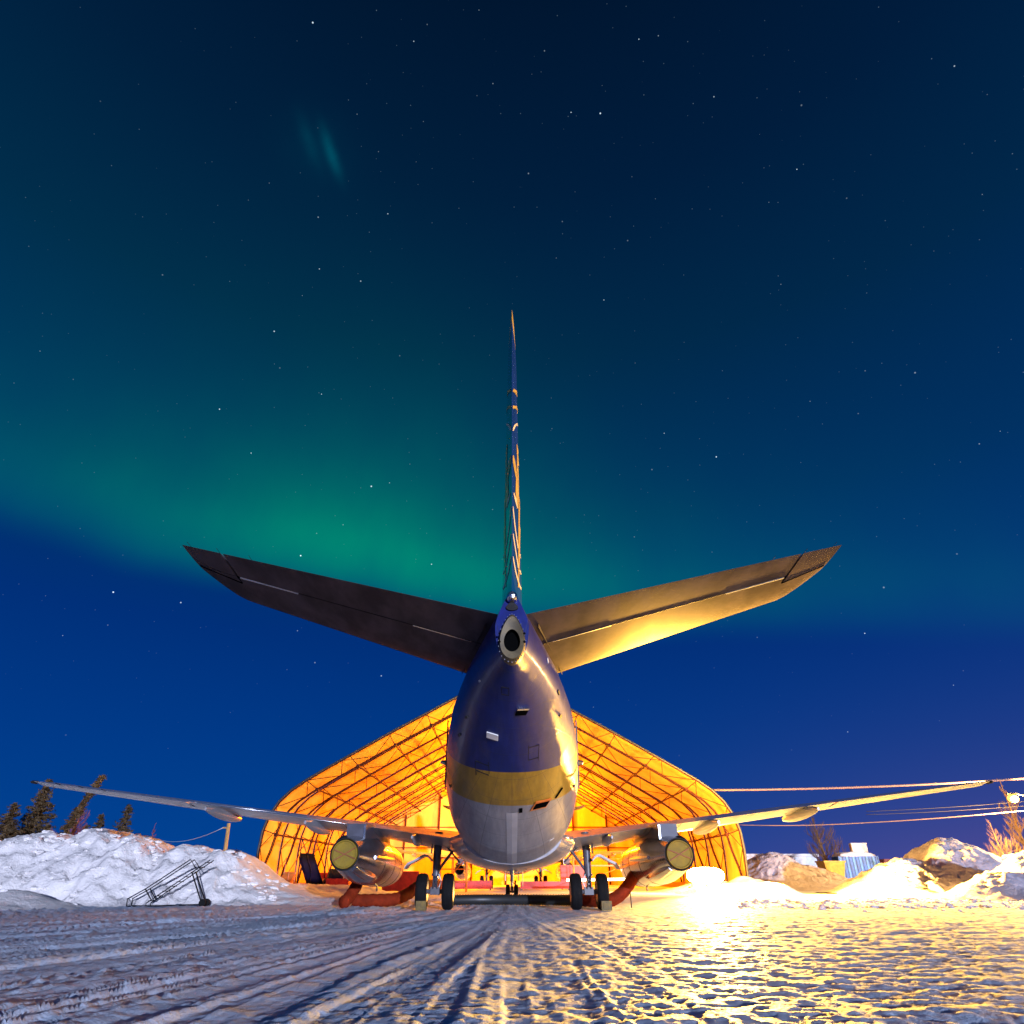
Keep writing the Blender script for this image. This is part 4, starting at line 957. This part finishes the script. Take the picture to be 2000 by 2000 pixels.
# work platform with a bright tube light, beyond the right wheels
p0, p1 = at(1105, 1719, 52), at(1236, 1717, 52)
WP = thing('work_platform', 'orange work platform with a bright light tube beyond the right wheels', 'platform', ((p0.x + p1.x) / 2, 52.3, 0))
L_ = p1.x - p0.x
MB().box((0, .4, 1.62), (L_ * .8, .9, .08)).build('deck', M['orange'], WP)
for a_ in (-1, 1):
    for b_ in (0, .8): MB().tube([(a_ * L_ * .38, b_, 0), (a_ * L_ * .38, b_, 2.5)], .035, 6).build('post', M['orange'], WP)
for z in (.35, 2.05, 2.5): MB().tube([(-L_ * .38, 0, z), (L_ * .38, 0, z)], .03, 6).build('guard_rail', M['orange'], WP)
MB().tube([(-L_ * .38, 0, .35), (L_ * .38, .8, 1.6)], .025, 6).build('diagonal_brace', M['orange'], WP)
lt = MB(); lt.tube([(-L_ / 2, -.1, at(1100, 1719, 52).z), (L_ / 2, -.1, at(1236, 1717, 52).z)], .075, 10); lt.build('light_tube', M['tube'], WP)
# steel joist frame (dock) behind the left wheels
p0, p1 = at(858, 1684, 50), at(905, 1738, 50)
DK = thing('maintenance_dock', 'orange tubular maintenance dock beyond the left main wheels', 'scaffold', (p0.x + .4, 51.5, 0))
for a_ in (0, .9, 1.9):
    for b_ in (0, 1.1): MB().tube([(a_ - .6, b_, 0), (a_ - .6, b_, 2.15)], .04, 6).build('post', M['orange'], DK)
for z in (.6, 1.4, 2.1):
    for b_ in (0, 1.1): MB().tube([(-.7, b_, z), (1.4, b_, z)], .035, 6).build('rail', M['orange'], DK)
MB().tube([(-.6, 0, .1), (1.3, 0, 2.1)], .03, 6).build('diagonal_brace', M['orange'], DK); MB().box((.35, .55, 2.12), (2.1, 1.2, .05)).build('deck', M['orange'], DK)

# ================================================================== THINGS BEYOND THE RIGHT SNOW PILES
def container(name, label, p, sz, m_, m2, rz, n):
    T = thing(name, label, 'container', (p[0], p[1], p[2]), None, rz); w_, d_, h_ = sz
    MB().box((0, 0, h_ / 2), (w_, d_, h_)).build('shell', m_, T)
    for i in range(n):
        x = -w_ / 2 + (i + .5) * w_ / n; MB().box((x, -d_ / 2 - .03, h_ / 2), (w_ / n * .52, .07, h_ * .97)).build('corrugation', m2 if i % 2 == 0 else m_, T)
    for a_ in (-1, 1): MB().box((a_ * w_ / 2, -d_ / 2 - .03, h_ / 2), (.1, .12, h_ + .04)).build('corner_post', m_, T)
    return T
# raised snow shelf they stand on
def shelf(X, Y): return 0.95 * sstep(66, 73, Y) * (1 - sstep(92, 100, Y)) * sstep(24, 30, X) * (1 - sstep(58, 66, X)) - .2 + .15 * (fbm(X * .6, Y * .6, 4, 77) - .5)
bank('snow_shelf', 22, 68, 64, 102, 150, 120, shelf, M['bank'], 'raised snow ground carrying the containers at right')
zs = .72
pb_ = at(1676, 1712, 78); container('shipping_container', 'blue and white striped container with snow on top, right of the hangar', (pb_.x, 78, zs), (3.9, 2.4, 2.1), M['cont'], M['contw'], R(-10), 12)
def snowcap(name, x, y, z, sx_, sy_, h_, lab):
    X, Y = np.meshgrid(np.linspace(-1, 1, 24), np.linspace(-1, 1, 16)); e = (1 - np.abs(X) ** 4) * (1 - np.abs(Y) ** 4)
    Z = z + h_ * np.clip(e, 0, 1) ** .35 * (.75 + .5 * fbm(X * 2 + x, Y * 2, 3, 9)); Z = np.where(e <= 1e-6, z, Z)
    return struct(grid_mesh(name, x + X * sx_ / 2, y + Y * sy_ / 2, Z, M['bank']), lab, 'stuff')
snowcap('roof_snow', pb_.x - .1, 78, zs + 2.08, 3.9, 2.4, .45, 'snow lying on the blue striped container')
BXc = thing('crate_on_container', 'white and yellow crate standing on the blue striped container', 'crate', (pb_.x + .75, 78.2, zs + 2.3), None, R(-14))
MB().box((0, 0, .5), (1.5, 1.2, 1.0)).build('body', M['white'], BXc); MB().box((-.78, 0, .48), (.05, 1.1, .9)).build('end_board', M['yellow'], BXc); MB().box((0, 0, 1.03), (1.6, 1.3, .1)).build('lid', M['bank'], BXc)
py_ = at(1622, 1705, 76)
DM = thing('dumpster', 'yellow skip with sloping ends below the bare tree', 'dumpster', (py_.x + .1, 76, zs), None, R(8))
MB().loft([[(a * 1.15 * k, b * .8 * k, z) for a, b in ((-1, -1), (1, -1), (1, 1), (-1, 1))] for z, k in ((.2, .78), (1.55, 1.0))]).build('bin', M['yellow'], DM)
MB().loft([[(a * 1.22, b * .87, z) for a, b in ((-1, -1), (1, -1), (1, 1), (-1, 1))] for z in (1.5, 1.65)]).build('rim', M['yellow'], DM)
for q in (-.7, .7): MB().box((q, 0, .1), (.12, 1.1, .22)).build('skid', M['dsteel'], DM)
pr2 = at(1735, 1705, 86); container('freight_container', 'rust-red container half hidden behind the large right snow pile', (pr2.x + .6, 86, zs), (3.4, 2.4, 2.0), M['rust'], M['rust'], R(6), 9)
po = at(1592, 1708, 80); cabinet('fuel_box', 'small orange box left of the yellow skip', po.x, 80, (1.7, .8, 1.5), M['orange'], 0, 'box')
# white low building behind the grey pile
pw0, pw1 = at(1440, 1672, 90), at(1592, 1672, 90)
WB = thing('site_building', 'long white flat-roofed building behind the grey snow pile', 'building', ((pw0.x + pw1.x) / 2, 92, 0)); wl = pw1.x - pw0.x
MB().box((0, 0, 1.55), (wl, 4, 3.1)).build('wall', M['white'], WB)
MB().box((0, 0, 3.25), (wl + .5, 4.5, .3)).build('roof', M['bank'], WB)
MB().box((wl * .35, -2.02, 1.2), (.9, .05, 2.0)).build('door', M['dsteel'], WB)
for q in (-.3, -.05): MB().box((wl * q, -2.02, 1.8), (1.2, .05, .8)).build('window', M['soot'], WB)

# ================================================================== TREES
def bare_tree(label, base, H, seed, m_, lean=0.0, spread=.55, name='bare_tree', grp=None, thick=.022, droop=0.0):
    rnd = random.Random(seed); T = thing(name, label, 'tree', base, grp)
    mbt = MB(); mbc = MB()
    top = Vector((lean * H, 0, H)); N = 9; path = [Vector((0, 0, -.3)).lerp(top, i / N) + Vector((rnd.uniform(-.05, .05), rnd.uniform(-.05, .05), 0)) * H * .12 * (i > 0) for i in range(N + 1)]
    mbt.tube(path, [H * thick * (1 - .88 * i / N) for i in range(N + 1)], 7)
    def branch(p, d_, L, r_, dep):
        pts = [p]; dd = d_.copy()
        for i in range(4):
            dd = (dd + Vector((rnd.uniform(-.22, .22), rnd.uniform(-.22, .22), .16 - droop))).normalized(); pts.append(pts[-1] + dd * L / 4)
        mbc.tube(pts, [r_ * (1 - .8 * i / 4) for i in range(5)], 4, cap=False)
        if dep > 0:
            for i in range(1, 5):
                for _ in range(2):
                    a = Vector((rnd.uniform(-1, 1), rnd.uniform(-1, 1), rnd.uniform(-.1, .7))); nd = (dd * .9 + a * .75).normalized(); branch(pts[i], nd, L * rnd.uniform(.35, .55), r_ * .5, dep - 1)
    for i in range(1, N):
        for k in range(5):
            a = rnd.uniform(0, 6.283); f = i / N; L = H * spread * (1.02 - f) * rnd.uniform(.55, 1.0); nd = Vector((math.cos(a), math.sin(a), rnd.uniform(.25, .8))).normalized()
            branch(path[i].lerp(path[i + 1], rnd.random()), nd, L, H * .0075 * (1.15 - f), 2 if f < .85 else 1)
    mbt.build('trunk', m_, T, smooth=True); mbc.build('crown', m_, T); return T
def spruce(label, base, H, seed, width=.24, lean=0.0, leany=0.0, curve=0.0, dens=1.0, start=.08, grp='spruce trees behind the left snow bank'):
    rnd = random.Random(seed); T = thing('spruce_tree', label, 'tree', base, grp); mbt = MB(); mbc = MB()
    ax = lambda u: Vector((lean * H * u + curve * H * u * u, leany * H * u, H * u))
    mbt.tube([ax(-.05)] + [ax(i / 10) for i in range(1, 11)], [H * .02 * (1 - .9 * i / 10) for i in range(11)], 7)
    n = int(34 * dens * max(1, H / 7))
    for i in range(n):
        u = start + (1 - start) * (i / n) ** .95; R_ = 1.3 * H * width * (1 - u) ** .8 * rnd.uniform(.65, 1.15) + .12
        for k in range(rnd.randint(5, 7)):
            a = rnd.uniform(0, 6.283); o_ = ax(u) + Vector((0, 0, rnd.uniform(-.1, .1))); L = R_ * rnd.uniform(.7, 1.1)
            dv = Vector((math.cos(a), math.sin(a), -.22)); mbt.bar(o_, o_ + dv * L * .9, .012, 3)
            m2 = max(4, int(L / .085))
            for j in range(m2):
                v = (j + rnd.random()) / m2; c = o_ + dv * L * v + Vector((0, 0, .2 * L * v * v)) + Vector((rnd.uniform(-.1, .1), rnd.uniform(-.1, .1), rnd.uniform(-.09, .05)))
                for _ in range(2):
                    s_ = rnd.uniform(.10, .24); e1 = Vector((rnd.gauss(0, 1), rnd.gauss(0, 1), rnd.gauss(0, .5))).normalized(); e2 = e1.cross(Vector((rnd.gauss(0, 1), rnd.gauss(0, 1), rnd.gauss(0, 1)))).normalized()
                    mbc.add([c - e1 * s_, c + e2 * s_ * .28, c + e1 * s_, c - e2 * s_ * .28], [(0, 1, 2, 3)])
    mbt.build('trunk', M['bark'], T, smooth=True); mbc.build('crown', M['needle'], T); return T
def gpos(px, Y): return (at(px, 1700, Y).x, Y, 0)
spruce('big dark spruce at the left edge of the picture', gpos(34, 58), 8.1, 1, .26, .01, dens=1.3, start=.12)
spruce('spruce cut off by the left edge, beside the big dark one', gpos(-22, 55), 6.0, 2, .30, .03, dens=1.2)
spruce('narrow leaning spruce with a bright trunk, bent under the left wingtip', gpos(76, 50), 7.4, 3, .055, .16, curve=.17, dens=1.0, start=.38)
spruce('short bushy spruce between the big spruce and the leaning one', gpos(66, 56), 4.6, 5, .26, -.02, dens=.9)
spruce('small spruce seen over the dip in the left snow bank', gpos(163, 60), 5.6, 6, .22, .02, dens=.8)
spruce('small pointed spruce standing alone behind the snow bank', gpos(213, 60), 6.3, 7, .24, .03, dens=1.0)
spruce('very low spruce top just left of the small dip spruce', gpos(142, 61), 4.9, 8, .26, dens=.7)
bare_tree('reddish bare birch behind the leaning spruce', gpos(113, 56), 6.4, 11, M['redtwig'], .07, .36, grp='bare trees behind the left snow bank')
bare_tree('bare tree with a pale forked trunk behind the left snow bank', gpos(104, 52), 5.2, 12, M['twig'], .12, .22, grp='bare trees behind the left snow bank')
bare_tree('tiny reddish bare treetop left of the leaning pole', gpos(276, 62), 5.0, 13, M['redtwig'], .03, .2, grp='bare trees behind the left snow bank')
bt = gpos(1622, 80); bare_tree('bare golden-lit tree above the yellow skip', (bt[0], 80, .6), 6.5, 21, M['twig'], -.16, .50, grp='bare trees at right', thick=.026)
bt = gpos(1975, 56); bare_tree('bare tree behind the right snow pile below the street lamp', (bt[0], 56, .0), 4.7, 22, M['twig'], -.12, .46, grp='bare trees at right')
bt = gpos(2030, 60); bare_tree('tall bare tree at the right edge beside the street lamp', (bt[0] + 1.0, 62, 0), 8.6, 23, M['twig'], -.04, .30, grp='bare trees at right')
